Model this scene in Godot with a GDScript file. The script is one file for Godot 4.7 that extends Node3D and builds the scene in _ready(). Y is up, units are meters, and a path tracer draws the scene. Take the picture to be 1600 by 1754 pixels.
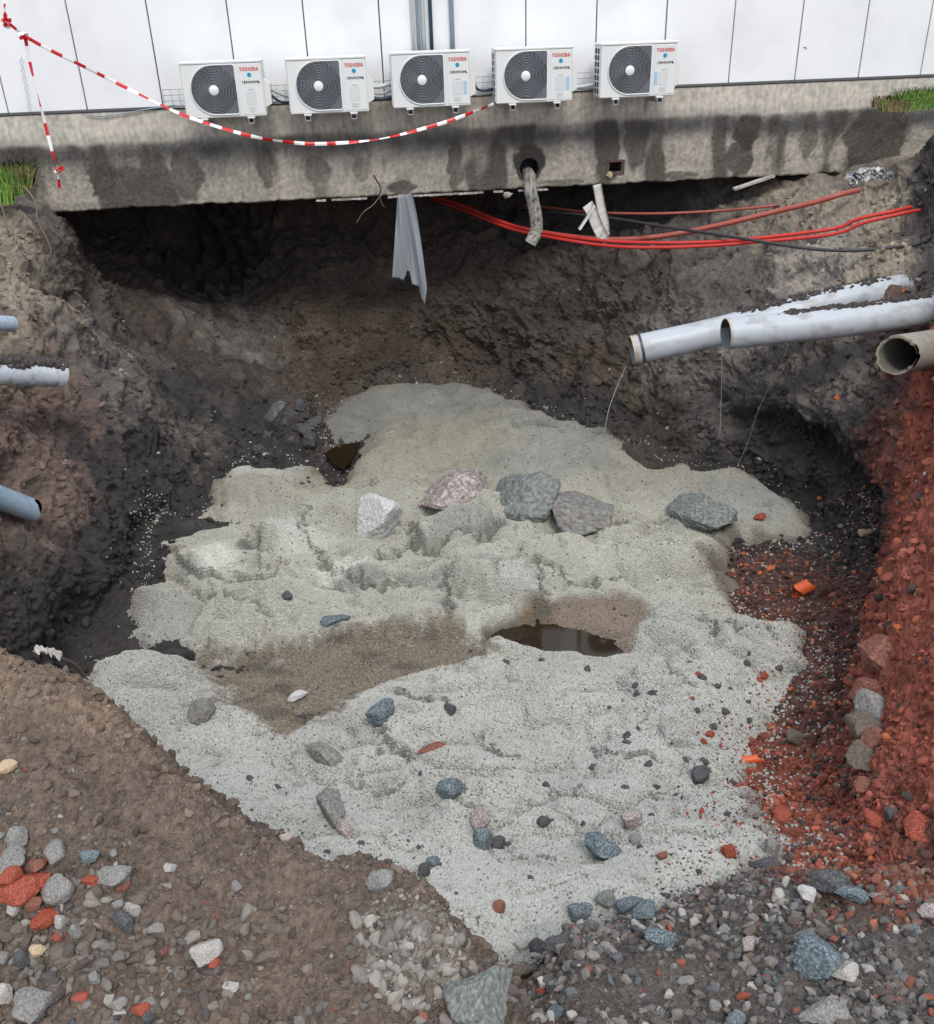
extends Node3D
# A pit dug under the foundation beam of a white panelled building, filled with pale granular material.

const EYE := Vector3(0, 2.4, 0)
const F := 1600.0                       # focal length in pixels of the 1600 x 1754 photograph
const PSI := 0.0873                     # turn of the facade against the camera
var cam_basis := Basis()
var rng := RandomNumberGenerator.new()
var names := {}
var marks := []                          # places of named rocks
var M := {}
var n_big := FastNoiseLite.new()
var n_mid := FastNoiseLite.new()
var n_fine := FastNoiseLite.new()
var n_cell := FastNoiseLite.new()
var n_ridge := FastNoiseLite.new()
var wall_origin := Vector3.ZERO
var wall_basis := Basis()
var rocks := {}                          # shared rock meshes

# fill and ground height grids
const FX0 := -3.0
const FX1 := 3.2
const FZ0 := -1.7
const FZL := 9.4
const FNX := 430
const FNZ := 430
var fill_h := PackedFloat32Array()
var fill_c := PackedColorArray()
const SX := 125
const SZ := 190
var sd_fill := PackedFloat32Array()
var sd_film := PackedFloat32Array()
var sd_pool := PackedFloat32Array()
var sd_bank := PackedFloat32Array()
const GX0 := -4.2
const GX1 := 4.6
const GZ0 := -3.3
const GZ1 := -0.95
const GNX := 780
const GNZ := 216
var gr_h := PackedFloat32Array()
var gr_c := PackedColorArray()
var loft_p := PackedVector3Array()
var loft_n := PackedVector3Array()
var loft_c := PackedColorArray()
var loft_nu := 0
var loft_nv := 0


func _ready() -> void:
	rng.seed = 7
	# --- camera, sky, sun, exposure ---
	var cam := Camera3D.new()
	cam.name = "camera"
	cam.fov = rad_to_deg(2.0 * atan(877.0 / F))
	cam.near = 0.05
	cam.far = 200.0
	cam.position = EYE
	cam_basis = Basis(Vector3.RIGHT, deg_to_rad(-28.3)) * Basis(Vector3.BACK, deg_to_rad(-2.0))
	cam.basis = cam_basis
	add_child(cam)
	cam.current = true
	var sky_mat := ProceduralSkyMaterial.new()
	sky_mat.sky_top_color = Color(0.80, 0.83, 0.88)
	sky_mat.sky_horizon_color = Color(0.88, 0.90, 0.92)
	sky_mat.sky_curve = 0.2
	sky_mat.ground_bottom_color = Color(0.30, 0.28, 0.26)
	sky_mat.ground_horizon_color = Color(0.45, 0.44, 0.42)
	sky_mat.sky_energy_multiplier = 1.0
	var sky := Sky.new()
	sky.sky_material = sky_mat
	var env := Environment.new()
	env.background_mode = Environment.BG_SKY
	env.sky = sky
	env.tonemap_mode = Environment.TONE_MAPPER_LINEAR
	env.tonemap_exposure = 1.75
	env.sdfgi_enabled = true
	env.ssao_enabled = true
	env.ssil_enabled = true
	var we := WorldEnvironment.new()
	we.name = "world_environment"
	we.environment = env
	add_child(we)
	var sun := DirectionalLight3D.new()
	sun.name = "sun"
	sun.light_energy = 0.4
	sun.light_color = Color(1.0, 0.98, 0.95)
	sun.light_angular_distance = 18.0
	sun.shadow_enabled = true
	sun.rotation_degrees = Vector3(-54, 14, 0)
	add_child(sun)

	# --- shared things ---
	wall_basis = Basis(Vector3.UP, PSI)
	wall_origin = at(700, 165, -10.0)
	set_noise()
	make_materials()
	make_rock_meshes()
	# --- large structure ---
	build_pit_wall()
	build_fill_data()
	build_ground()
	build_fill()
	build_surroundings()
	build_building()
	build_lawns()
	# --- objects ---
	build_air_conditioners()
	build_facade_services()
	build_tape()
	build_beam_hangings()
	build_cables()
	build_pipes()
	build_pools()
	build_rocks()
	build_gravel()
	build_small_things()


# ---------------------------------------------------------------- measuring
func ray(px: float, py: float) -> Vector3:
	return cam_basis * Vector3((px - 800.0) / F, -(py - 877.0) / F, -1.0)

func at(px: float, py: float, z: float) -> Vector3:
	var d := ray(px, py)
	return EYE + d * (z / d.z)

func on_wall(px: float, py: float, off := 0.0) -> Vector3:   # local coordinates of the facade
	var n := wall_basis.z
	var d := ray(px, py)
	var t := (wall_origin + n * off - EYE).dot(n) / d.dot(n)
	return wall_basis.inverse() * (EYE + d * t - wall_origin)

func wall_pt(p: Vector3) -> Vector3:
	return wall_origin + wall_basis * p

func base_fill(z: float) -> float:
	if z > -2.1:
		return lerpf(-0.30, -0.42, clampf((-1.8 - z) / 0.3, 0, 1))
	if z > -2.9:
		return lerpf(-0.42, -0.93, (-2.1 - z) / 0.8)
	if z > -3.9:
		return lerpf(-0.93, -1.25, (-2.9 - z) / 1.0)
	if z > -5.2:
		return lerpf(-1.25, -1.40, (-3.9 - z) / 1.3)
	return -1.40

func on_fill(px: float, py: float) -> Vector3:
	var y := -1.2
	var p := Vector3.ZERO
	var d := ray(px, py)
	for i in 14:
		p = EYE + d * ((y - EYE.y) / d.y)
		y = lerpf(y, base_fill(p.z), 0.7)
	return p

func drop(px: float, py: float) -> Vector3:                  # where a thing seen there rests
	var d := ray(px, py).normalized()
	var t := 1.6
	while t < 13.0:
		var p := EYE + d * t
		if p.y < surface_y(p.x, p.z):
			return p
		t += 0.01
	return EYE + d * 6.0

func surface_y(x: float, z: float) -> float:
	return maxf(fill_y(x, z), ground_y(x, z))


# ---------------------------------------------------------------- naming
func numbered(called: String) -> String:
	var k: int = names.get(called, 0)
	names[called] = k + 1
	return called if k == 0 else "%s_%03d" % [called, k]

func tag(o: Node, label: String, category: String, group := "", kind := "") -> Node:
	if label:
		o.set_meta("label", label)
	if category:
		o.set_meta("category", category)
	if group:
		o.set_meta("group", group)
	if kind:
		o.set_meta("kind", kind)
	return o

func thing(called: String, label: String, category: String, pos := Vector3.ZERO, b := Basis(), group := "") -> Node3D:
	var o := Node3D.new()
	o.name = numbered(called)
	o.transform = Transform3D(b, pos)
	add_child(o)
	tag(o, label, category, group)
	return o

func part(called: String, mesh: Mesh, mat: Material, parent: Node = self, pos := Vector3.ZERO, b := Basis()) -> MeshInstance3D:
	var o := MeshInstance3D.new()
	o.mesh = mesh
	o.material_override = mat
	o.transform = Transform3D(b, pos)
	if parent == self:
		o.name = numbered(called)
	else:
		var k := 0
		for c in parent.get_children():
			if c.name == called or str(c.name).begins_with(called + "_") and str(c.name).trim_prefix(called + "_").is_valid_int():
				k += 1
		o.name = called if k == 0 else "%s_%03d" % [called, k]
	parent.add_child(o, true)
	return o


# ---------------------------------------------------------------- noise and materials
func set_noise() -> void:
	for n in [n_big, n_mid, n_fine, n_cell, n_ridge]:
		n.seed = 11
		n.frequency = 1.0
	n_big.noise_type = FastNoiseLite.TYPE_SIMPLEX_SMOOTH
	n_big.fractal_type = FastNoiseLite.FRACTAL_FBM
	n_big.fractal_octaves = 3
	n_mid.noise_type = FastNoiseLite.TYPE_SIMPLEX_SMOOTH
	n_mid.fractal_type = FastNoiseLite.FRACTAL_FBM
	n_mid.fractal_octaves = 4
	n_mid.seed = 23
	n_fine.noise_type = FastNoiseLite.TYPE_SIMPLEX
	n_fine.fractal_type = FastNoiseLite.FRACTAL_NONE
	n_fine.seed = 5
	n_cell.noise_type = FastNoiseLite.TYPE_CELLULAR
	n_cell.fractal_type = FastNoiseLite.FRACTAL_NONE
	n_cell.cellular_return_type = FastNoiseLite.RETURN_DISTANCE2_SUB
	n_cell.cellular_jitter = 1.0
	n_ridge.noise_type = FastNoiseLite.TYPE_SIMPLEX_SMOOTH
	n_ridge.fractal_type = FastNoiseLite.FRACTAL_RIDGED
	n_ridge.fractal_octaves = 4
	n_ridge.seed = 31

func noise_tex(freq: float, stops: Array, size := 512, kind := FastNoiseLite.FRACTAL_FBM, type := FastNoiseLite.TYPE_SIMPLEX_SMOOTH, oct := 5, sd := 1) -> NoiseTexture2D:
	var n := FastNoiseLite.new()
	n.noise_type = type
	n.frequency = freq
	n.fractal_type = kind
	n.fractal_octaves = oct
	n.seed = sd
	var t := NoiseTexture2D.new()
	t.width = size
	t.height = size
	t.seamless = true
	t.noise = n
	if stops.size():
		var g := Gradient.new()
		var offs := PackedFloat32Array()
		var cols := PackedColorArray()
		for s in stops:
			offs.append(s[0])
			cols.append(s[1].linear_to_srgb() if s[1] is Color else Color(s[1], s[1], s[1]).linear_to_srgb())
		g.offsets = offs
		g.colors = cols
		t.color_ramp = g
	return t

func mat(called: String, c: Color, rough := 0.8, extra := {}) -> StandardMaterial3D:
	var m := StandardMaterial3D.new()
	m.resource_name = called
	m.albedo_color = c.linear_to_srgb()
	m.roughness = rough
	for k in extra:
		m.set(k, extra[k])
	M[called] = m
	return m

func bump(m: StandardMaterial3D, tex: Texture2D, cm: float) -> void:
	m.heightmap_enabled = true
	m.heightmap_texture = tex
	m.heightmap_scale = cm

func make_materials() -> void:
	var bump_soil := noise_tex(0.012, [], 1024, FastNoiseLite.FRACTAL_FBM, FastNoiseLite.TYPE_SIMPLEX_SMOOTH, 7, 3)
	var bump_grain := noise_tex(0.05, [], 1024, FastNoiseLite.FRACTAL_FBM, FastNoiseLite.TYPE_CELLULAR, 3, 9)
	var bump_stone := noise_tex(0.012, [], 512, FastNoiseLite.FRACTAL_FBM, FastNoiseLite.TYPE_SIMPLEX, 7, 33)
	(bump_stone.noise as FastNoiseLite).fractal_gain = 0.68
	var tint_soil := noise_tex(0.02, [[0.0, 0.5], [0.35, 0.72], [0.6, 0.95], [0.8, 1.0], [1.0, 1.0]], 1024, FastNoiseLite.FRACTAL_FBM, FastNoiseLite.TYPE_SIMPLEX_SMOOTH, 7, 4)
	var tint_grain := noise_tex(0.08, [[0.0, 0.6], [0.4, 0.9], [0.7, 1.0], [1.0, 1.0]], 1024, FastNoiseLite.FRACTAL_FBM, FastNoiseLite.TYPE_SIMPLEX, 4, 14)
	# earth: vertex colour times a fine tint
	var soil := mat("soil", Color(1, 1, 1), 0.92)
	soil.vertex_color_use_as_albedo = true
	soil.albedo_texture = tint_soil
	soil.uv1_triplanar = true
	soil.uv1_world_triplanar = true
	soil.uv1_scale = Vector3(0.9, 0.9, 0.9)
	bump(soil, bump_soil, 3.0)
	var near_soil := mat("near_soil", Color(1, 1, 1), 0.93)
	near_soil.vertex_color_use_as_albedo = true
	near_soil.albedo_texture = tint_soil
	near_soil.uv1_triplanar = true
	near_soil.uv1_world_triplanar = true
	near_soil.uv1_scale = Vector3(3.6, 3.6, 3.6)
	bump(near_soil, bump_soil, 1.4)
	var fill := mat("fill", Color(1, 1, 1), 0.85)
	fill.vertex_color_use_as_albedo = true
	fill.albedo_texture = tint_grain
	fill.uv1_triplanar = true
	fill.uv1_world_triplanar = true
	fill.uv1_scale = Vector3(1.3, 1.3, 1.3)
	bump(fill, bump_grain, 0.8)
	var bead := mat("granule", Color(1, 1, 1), 0.85)
	bead.vertex_color_use_as_albedo = true
	var clod := mat("clod", Color(1, 1, 1), 0.92)
	clod.vertex_color_use_as_albedo = true
	clod.albedo_texture = tint_soil
	clod.uv1_triplanar = true
	clod.uv1_scale = Vector3(2, 2, 2)
	# stone kinds
	var rk := {
		"rock_white": [[0.0, Color(0.10, 0.10, 0.11)], [0.38, Color(0.32, 0.31, 0.31)], [0.5, Color(0.62, 0.61, 0.60)], [0.75, Color(0.78, 0.78, 0.77)], [1.0, Color(0.6, 0.58, 0.56)]],
		"rock_grey": [[0.0, Color(0.06, 0.058, 0.055)], [0.4, Color(0.15, 0.142, 0.132)], [0.62, Color(0.23, 0.22, 0.205)], [1.0, Color(0.36, 0.35, 0.33)]],
		"rock_pale": [[0.0, Color(0.16, 0.145, 0.13)], [0.42, Color(0.31, 0.29, 0.265)], [0.65, Color(0.43, 0.41, 0.385)], [1.0, Color(0.6, 0.58, 0.56)]],
		"rock_dark": [[0.0, Color(0.02, 0.02, 0.022)], [0.45, Color(0.05, 0.05, 0.054)], [0.7, Color(0.10, 0.10, 0.10)], [1.0, Color(0.22, 0.21, 0.2)]],
		"rock_blue": [[0.0, Color(0.02, 0.028, 0.034)], [0.42, Color(0.065, 0.088, 0.102)], [0.6, Color(0.13, 0.16, 0.175)], [0.8, Color(0.30, 0.36, 0.38)], [1.0, Color(0.5, 0.52, 0.53)]],
		"rock_green": [[0.0, Color(0.05, 0.058, 0.054)], [0.42, Color(0.125, 0.14, 0.130)], [0.62, Color(0.20, 0.215, 0.20)], [1.0, Color(0.40, 0.40, 0.38)]],
		"rock_red": [[0.0, Color(0.06, 0.016, 0.012)], [0.42, Color(0.22, 0.038, 0.02)], [0.66, Color(0.36, 0.075, 0.036)], [1.0, Color(0.46, 0.2, 0.13)]],
		"rock_rust": [[0.0, Color(0.07, 0.025, 0.018)], [0.45, Color(0.16, 0.055, 0.035)], [0.7, Color(0.26, 0.11, 0.075)], [1.0, Color(0.40, 0.25, 0.2)]],
		"rock_pink": [[0.0, Color(0.07, 0.05, 0.047)], [0.38, Color(0.19, 0.145, 0.132)], [0.58, Color(0.33, 0.29, 0.27)], [0.8, Color(0.6, 0.55, 0.53)], [1.0, Color(0.3, 0.25, 0.23)]],
		"rock_tan": [[0.0, Color(0.25, 0.17, 0.10)], [0.5, Color(0.44, 0.33, 0.21)], [1.0, Color(0.6, 0.5, 0.38)]],
		"rock_brown": [[0.0, Color(0.05, 0.038, 0.03)], [0.5, Color(0.12, 0.092, 0.072)], [1.0, Color(0.24, 0.2, 0.165)]],
	}
	var sd := 40
	for k in rk:
		var m := mat(k, Color(1, 1, 1), 0.75)
		sd += 1
		m.albedo_texture = noise_tex(0.010 if k != "rock_white" else 0.03, rk[k], 512, FastNoiseLite.FRACTAL_FBM, FastNoiseLite.TYPE_SIMPLEX, 7, sd)
		((m.albedo_texture as NoiseTexture2D).noise as FastNoiseLite).fractal_gain = 0.66
		m.uv1_triplanar = true
		m.uv1_scale = Vector3(0.9, 0.9, 0.9)
		bump(m, bump_stone, 0.05)
	# building
	var panel := mat("panel", Color(0.84, 0.85, 0.87), 0.5)
	panel.albedo_texture = noise_tex(0.006, [[0.0, 0.88], [0.5, 0.97], [1.0, 1.0]], 512, FastNoiseLite.FRACTAL_FBM, FastNoiseLite.TYPE_SIMPLEX_SMOOTH, 6, 71)
	panel.uv1_triplanar = true
	panel.uv1_world_triplanar = true
	panel.uv1_scale = Vector3(0.4, 0.4, 0.4)
	mat("joint", Color(0.10, 0.10, 0.10), 0.9)
	var conc := mat("concrete", Color(1, 1, 1), 0.9)
	conc.vertex_color_use_as_albedo = true
	conc.albedo_texture = noise_tex(0.02, [[0.0, 0.68], [0.4, 0.86], [0.65, 1.0], [1.0, 1.0]], 512, FastNoiseLite.FRACTAL_FBM, FastNoiseLite.TYPE_SIMPLEX_SMOOTH, 7, 91)
	conc.uv1_triplanar = true
	conc.uv1_world_triplanar = true
	conc.uv1_scale = Vector3(1.5, 0.55, 1.5)
	bump(conc, bump_stone, 0.35)
	mat("slab", Color(0.2, 0.19, 0.18), 0.95)
	mat("steel_bracket", Color(0.34, 0.33, 0.32), 0.6)
	# air conditioners
	mat("casing", Color(0.70, 0.71, 0.70), 0.38)
	mat("casing_dark", Color(0.007, 0.008, 0.010), 0.7)
	mat("fan_blade", Color(0.014, 0.016, 0.022), 0.5)
	mat("grille_wire", Color(0.30, 0.32, 0.36), 0.4)
	mat("fan_hub", Color(0.76, 0.77, 0.78), 0.4)
	mat("sticker_blue", Color(0.0, 0.28, 0.46), 0.5)
	mat("sticker_pale", Color(0.62, 0.63, 0.63), 0.6)
	mat("sticker_sky", Color(0.36, 0.52, 0.68), 0.6)
	mat("lettering_red", Color(0.55, 0.015, 0.02), 0.5)
	mat("lettering_black", Color(0.03, 0.03, 0.035), 0.5)
	mat("conduit", Color(0.55, 0.58, 0.60), 0.4)
	mat("conduit_grey", Color(0.26, 0.33, 0.38), 0.4)
	mat("conduit_dark", Color(0.03, 0.05, 0.08), 0.5)
	mat("wire", Color(0.35, 0.36, 0.36), 0.5, {"metallic": 0.6})
	# plastic
	var pipe := mat("pipe", Color(1, 1, 1), 0.42)
	pipe.vertex_color_use_as_albedo = true
	var pc := mat("pipe_concrete", Color(1, 1, 1), 0.9)
	pc.vertex_color_use_as_albedo = true
	pc.albedo_texture = tint_soil
	pc.uv1_triplanar = true
	pc.uv1_scale = Vector3(2, 2, 2)
	bump(pc, bump_stone, 0.3)
	var red := mat("cable_red", Color(1, 1, 1), 0.62)
	red.vertex_color_use_as_albedo = true
	mat("cable_black", Color(0.035, 0.035, 0.04), 0.6)
	var tape := mat("tape", Color(1, 1, 1), 0.4)
	tape.vertex_color_use_as_albedo = true
	tape.backlight_enabled = true
	tape.backlight = Color(0.3, 0.3, 0.3)
	var sheet := mat("plastic_sheet", Color(0.44, 0.48, 0.52), 0.35)
	sheet.transparency = BaseMaterial3D.TRANSPARENCY_ALPHA
	sheet.albedo_color.a = 0.6
	sheet.backlight_enabled = true
	sheet.backlight = Color(0.4, 0.4, 0.4)
	var wp := mat("white_plastic", Color(1, 1, 1), 0.5)
	wp.vertex_color_use_as_albedo = true
	mat("root", Color(0.22, 0.17, 0.12), 0.9)
	mat("root_dark", Color(0.09, 0.06, 0.045), 0.9)
	mat("trickle", Color(0.55, 0.56, 0.56), 0.12)
	mat("clay_tube", Color(0.52, 0.115, 0.04), 0.7)
	mat("water_brown", Color(0.022, 0.014, 0.007), 0.05, {"metallic_specular": 0.5})
	var grass := mat("grass", Color(1, 1, 1), 0.7)
	grass.vertex_color_use_as_albedo = true
	grass.backlight_enabled = true
	grass.backlight = Color(0.25, 0.25, 0.25)


# ---------------------------------------------------------------- mesh helpers
func grid_mesh(p: PackedVector3Array, nu: int, nv: int, c: PackedColorArray, hint: Vector3, keep := PackedByteArray()) -> ArrayMesh:
	# p[i * nv + j]; normals from neighbours, turned to the hint
	var n := PackedVector3Array()
	n.resize(nu * nv)
	var s := 0.0
	for i in nu:
		var ia := maxi(i - 1, 0) * nv
		var ib := mini(i + 1, nu - 1) * nv
		for j in nv:
			var ja := maxi(j - 1, 0)
			var jb := mini(j + 1, nv - 1)
			var q := (p[ib + j] - p[ia + j]).cross(p[i * nv + jb] - p[i * nv + ja])
			n[i * nv + j] = q.normalized()
	for i in range(0, nu * nv, 97):
		s += n[i].dot((hint - p[i]).normalized())
	var sg := 1.0 if s > 0 else -1.0
	if sg < 0:
		for i in nu * nv:
			n[i] = -n[i]
	loft_n = n
	var idx := PackedInt32Array()
	idx.resize((nu - 1) * (nv - 1) * 6)
	var k := 0
	for i in nu - 1:
		for j in nv - 1:
			var a := i * nv + j
			if keep.size() and keep[a] + keep[a + 1] + keep[a + nv] + keep[a + nv + 1] == 0:
				continue
			if sg > 0:
				idx[k] = a
				idx[k + 1] = a + 1
				idx[k + 2] = a + nv
				idx[k + 3] = a + 1
				idx[k + 4] = a + nv + 1
				idx[k + 5] = a + nv
			else:
				idx[k] = a
				idx[k + 1] = a + nv
				idx[k + 2] = a + 1
				idx[k + 3] = a + 1
				idx[k + 4] = a + nv
				idx[k + 5] = a + nv + 1
			k += 6
	idx.resize(k)
	var arr := []
	arr.resize(Mesh.ARRAY_MAX)
	arr[Mesh.ARRAY_VERTEX] = p
	arr[Mesh.ARRAY_NORMAL] = n
	if c.size():
		arr[Mesh.ARRAY_COLOR] = c
	arr[Mesh.ARRAY_INDEX] = idx
	var m := ArrayMesh.new()
	m.add_surface_from_arrays(Mesh.PRIMITIVE_TRIANGLES, arr)
	return m

func st_new(smooth := false) -> SurfaceTool:
	var st := SurfaceTool.new()
	st.begin(Mesh.PRIMITIVE_TRIANGLES)
	st.set_smooth_group(0 if smooth else -1)
	return st

func st_done(st: SurfaceTool) -> ArrayMesh:
	st.generate_normals()
	return st.commit()

func quad(st: SurfaceTool, a: Vector3, b: Vector3, c: Vector3, d: Vector3) -> void:   # a b c d clockwise seen from the front
	for v in [a, b, c, a, c, d]:
		st.add_vertex(v)

func add_box(st: SurfaceTool, lo: Vector3, hi: Vector3, t := Transform3D(), bev := 0.0) -> void:
	if bev <= 0.0:
		var v: Array[Vector3] = []
		for i in 8:
			v.append(t * Vector3(hi.x if i & 1 else lo.x, hi.y if i & 2 else lo.y, hi.z if i & 4 else lo.z))
		quad(st, v[6], v[7], v[5], v[4])
		quad(st, v[3], v[2], v[0], v[1])
		quad(st, v[2], v[6], v[4], v[0])
		quad(st, v[7], v[3], v[1], v[5])
		quad(st, v[2], v[3], v[7], v[6])
		quad(st, v[4], v[5], v[1], v[0])
		return
	# chamfered: each face inset, edge and corner faces
	var c := (lo + hi) / 2.0
	var h := (hi - lo) / 2.0
	var q := func(ax: int, s: float, su: float, sv: float) -> Vector3:
		var p := Vector3.ZERO
		p[ax] = h[ax] * s
		p[(ax + 1) % 3] = (h[(ax + 1) % 3] - bev) * su
		p[(ax + 2) % 3] = (h[(ax + 2) % 3] - bev) * sv
		return t * (c + p)
	for ax in 3:
		for s in [-1.0, 1.0]:
			var f := [q.call(ax, s, -1.0, -1.0), q.call(ax, s, 1.0, -1.0), q.call(ax, s, 1.0, 1.0), q.call(ax, s, -1.0, 1.0)]
			face_out(st, f, t * c)
	for ax in 3:
		var b1 := (ax + 1) % 3
		for s in [-1.0, 1.0]:
			for s2 in [-1.0, 1.0]:
				# the edge between face ax side s and face b1 side s2
				var f := [q.call(ax, s, s2, -1.0), q.call(ax, s, s2, 1.0), q.call(b1, s2, 1.0, s), q.call(b1, s2, -1.0, s)]
				face_out(st, f, t * c)
	for sx in [-1.0, 1.0]:
		for sy in [-1.0, 1.0]:
			for sz in [-1.0, 1.0]:
				face_out(st, [q.call(0, sx, sy, sz), q.call(1, sy, sz, sx), q.call(2, sz, sx, sy)], t * c)

func face_out(st: SurfaceTool, f: Array, c: Vector3) -> void:   # a convex face turned away from c
	var n: Vector3 = (f[1] - f[0]).cross(f[2] - f[0])
	var m := Vector3.ZERO
	for v in f:
		m += v
	m /= f.size()
	var out := n.dot(m - c) > 0
	for k in range(1, f.size() - 1):
		if out:
			st.add_vertex(f[0]); st.add_vertex(f[k + 1]); st.add_vertex(f[k])
		else:
			st.add_vertex(f[0]); st.add_vertex(f[k]); st.add_vertex(f[k + 1])

func box_mesh(lo: Vector3, hi: Vector3, bev := 0.0) -> ArrayMesh:
	var st := st_new()
	add_box(st, lo, hi, Transform3D(), bev)
	return st_done(st)

func frames_along(pts: PackedVector3Array) -> Array:
	var out := []
	var up := Vector3.UP
	for i in pts.size():
		var d := (pts[mini(i + 1, pts.size() - 1)] - pts[maxi(i - 1, 0)]).normalized()
		if i == 0 and absf(d.dot(up)) > 0.9:
			up = Vector3.RIGHT
		var x := up.cross(d).normalized()
		var y := d.cross(x).normalized()
		up = y
		out.append([x, y, d])
	return out

func smooth_path(pts: Array, per := 8) -> PackedVector3Array:
	var out := PackedVector3Array()
	for i in pts.size() - 1:
		for k in per:
			var a: Vector3 = pts[i]
			out.append(a.cubic_interpolate(pts[i + 1], pts[maxi(i - 1, 0)], pts[mini(i + 2, pts.size() - 1)], float(k) / per))
	out.append(pts[-1])
	return out

func add_tube(st: SurfaceTool, pts: PackedVector3Array, r0: float, r1 := -1.0, sides := 10, caps := true, col := Color(-1, 0, 0)) -> void:
	if r1 < 0:
		r1 = r0
	var fr := frames_along(pts)
	var ring := func(i: int, k: int) -> Vector3:
		var a := TAU * k / sides
		var r := lerpf(r0, r1, float(i) / (pts.size() - 1))
		return pts[i] + (fr[i][0] * cos(a) + fr[i][1] * sin(a)) * r
	if col.r >= 0:
		st.set_color(col)
	for i in pts.size() - 1:
		for k in sides:
			quad(st, ring.call(i, k), ring.call(i, k + 1), ring.call(i + 1, k + 1), ring.call(i + 1, k))
	if caps:
		for k in sides:
			st.add_vertex(pts[0]); st.add_vertex(ring.call(0, k + 1)); st.add_vertex(ring.call(0, k))
			var e := pts.size() - 1
			st.add_vertex(pts[e]); st.add_vertex(ring.call(e, k)); st.add_vertex(ring.call(e, k + 1))

func tube_mesh(pts: PackedVector3Array, r0: float, r1 := -1.0, sides := 10) -> ArrayMesh:
	var st := st_new(true)
	add_tube(st, pts, r0, r1, sides, true)
	return st_done(st)

# hollow pipe along a path: outer wall, inner wall, end ring; colours by a function of (length share, angle)
func pipe_mesh(pts: PackedVector3Array, r: float, wall: float, col: Callable, sides := 36, shape = null) -> ArrayMesh:
	var fr := frames_along(pts)
	var n := pts.size()
	var p := PackedVector3Array()
	var c := PackedColorArray()
	var rows := n + n
	# the loop runs along the outside and back along the inside
	for q in rows:
		var inside := q >= n
		var i := q if not inside else 2 * n - 1 - q
		for k in sides + 1:
			var a := TAU * k / sides
			var t := float(i) / (n - 1)
			var rr := (r - wall) if inside else r
			var along := Vector3.ZERO
			if shape != null:
				var s: Vector2 = shape.call(t, a)
				rr *= s.x
				along = fr[i][2] * s.y
			p.append(pts[i] + along + (fr[i][0] * cos(a) + fr[i][1] * sin(a)) * rr)
			c.append(col.call(t, a, inside))
	var nv := sides + 1
	var nrm := PackedVector3Array()
	nrm.resize(p.size())
	for q in rows:
		var inside := q >= n
		var i := q if not inside else 2 * n - 1 - q
		for k in nv:
			var a := TAU * k / sides
			var d: Vector3 = fr[i][0] * cos(a) + fr[i][1] * sin(a)
			nrm[q * nv + k] = -d if inside else d
	var st := SurfaceTool.new()
	st.begin(Mesh.PRIMITIVE_TRIANGLES)
	for q in rows:
		if q == n - 1:                       # the far end needs no rim
			continue
		var q2 := (q + 1) % rows
		var rim := q == rows - 1
		for k in sides:
			var ids := [q * nv + k, q2 * nv + k + 1, q * nv + k + 1, q * nv + k, q2 * nv + k, q2 * nv + k + 1]
			for id in ids:
				st.set_color(c[id])
				st.set_normal(-fr[0][2] if rim else nrm[id])
				st.add_vertex(p[id])
	return st.commit()

func lathe(st: SurfaceTool, prof: Array, sides := 32, t := Transform3D()) -> void:   # profile of (radius, z), turned about z
	for i in prof.size() - 1:
		for k in sides:
			var a0 := TAU * k / sides
			var a1 := TAU * (k + 1) / sides
			var v := func(q: Vector2, a: float) -> Vector3: return t * Vector3(cos(a) * q.x, sin(a) * q.x, q.y)
			quad(st, v.call(prof[i], a0), v.call(prof[i], a1), v.call(prof[i + 1], a1), v.call(prof[i + 1], a0))

# ---------------------------------------------------------------- rocks
func sphere_tris(level: int) -> Array:
	var tris := []
	var o := [Vector3.UP, Vector3.RIGHT, Vector3.BACK, Vector3.LEFT, Vector3.FORWARD, Vector3.DOWN]
	for k in 4:
		tris.append([o[0], o[1 + k], o[1 + (k + 1) % 4]])
		tris.append([o[5], o[1 + (k + 1) % 4], o[1 + k]])
	for l in level:
		var nx := []
		for t in tris:
			var a: Vector3 = (t[0] + t[1]).normalized()
			var b: Vector3 = (t[1] + t[2]).normalized()
			var c: Vector3 = (t[2] + t[0]).normalized()
			nx.append([t[0], a, c]); nx.append([a, t[1], b]); nx.append([c, b, t[2]]); nx.append([a, b, c])
		tris = nx
	return tris

func rock_shape(sd: int, level: int, planes: int, squash: Vector3, rough: float, round_off := 0.0) -> ArrayMesh:
	var r := RandomNumberGenerator.new()
	r.seed = sd
	var pl := []
	for i in planes:
		var n := Vector3(r.randfn(), r.randfn(), r.randfn()).normalized()
		pl.append([n, r.randf_range(0.46, 0.74)])
	var st := st_new(false)
	var off := Vector3(sd * 3.7, sd * 1.3, 0)
	var cache := {}
	for t in sphere_tris(level):
		var q: Array[Vector3] = []
		for v in t:
			var key: Vector3 = v.snapped(Vector3.ONE * 0.0001)
			if not cache.has(key):
				var rad := 1.0
				for h in pl:
					var dn: float = h[0].dot(v)
					if dn > 0.05:
						rad = minf(rad, h[1] / dn)
				rad = lerpf(rad * 1.34, 0.9, round_off)
				rad *= 1.0 + rough * n_mid.get_noise_3dv(v * 1.3 + off) + rough * 0.4 * n_fine.get_noise_3dv(v * 4.0 + off) + rough * 0.12 * n_ridge.get_noise_3dv(v * 1.6 + off)
				cache[key] = v * rad * squash
			q.append(cache[key])
		st.add_vertex(q[0]); st.add_vertex(q[2]); st.add_vertex(q[1])
	return st_done(st)

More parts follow.
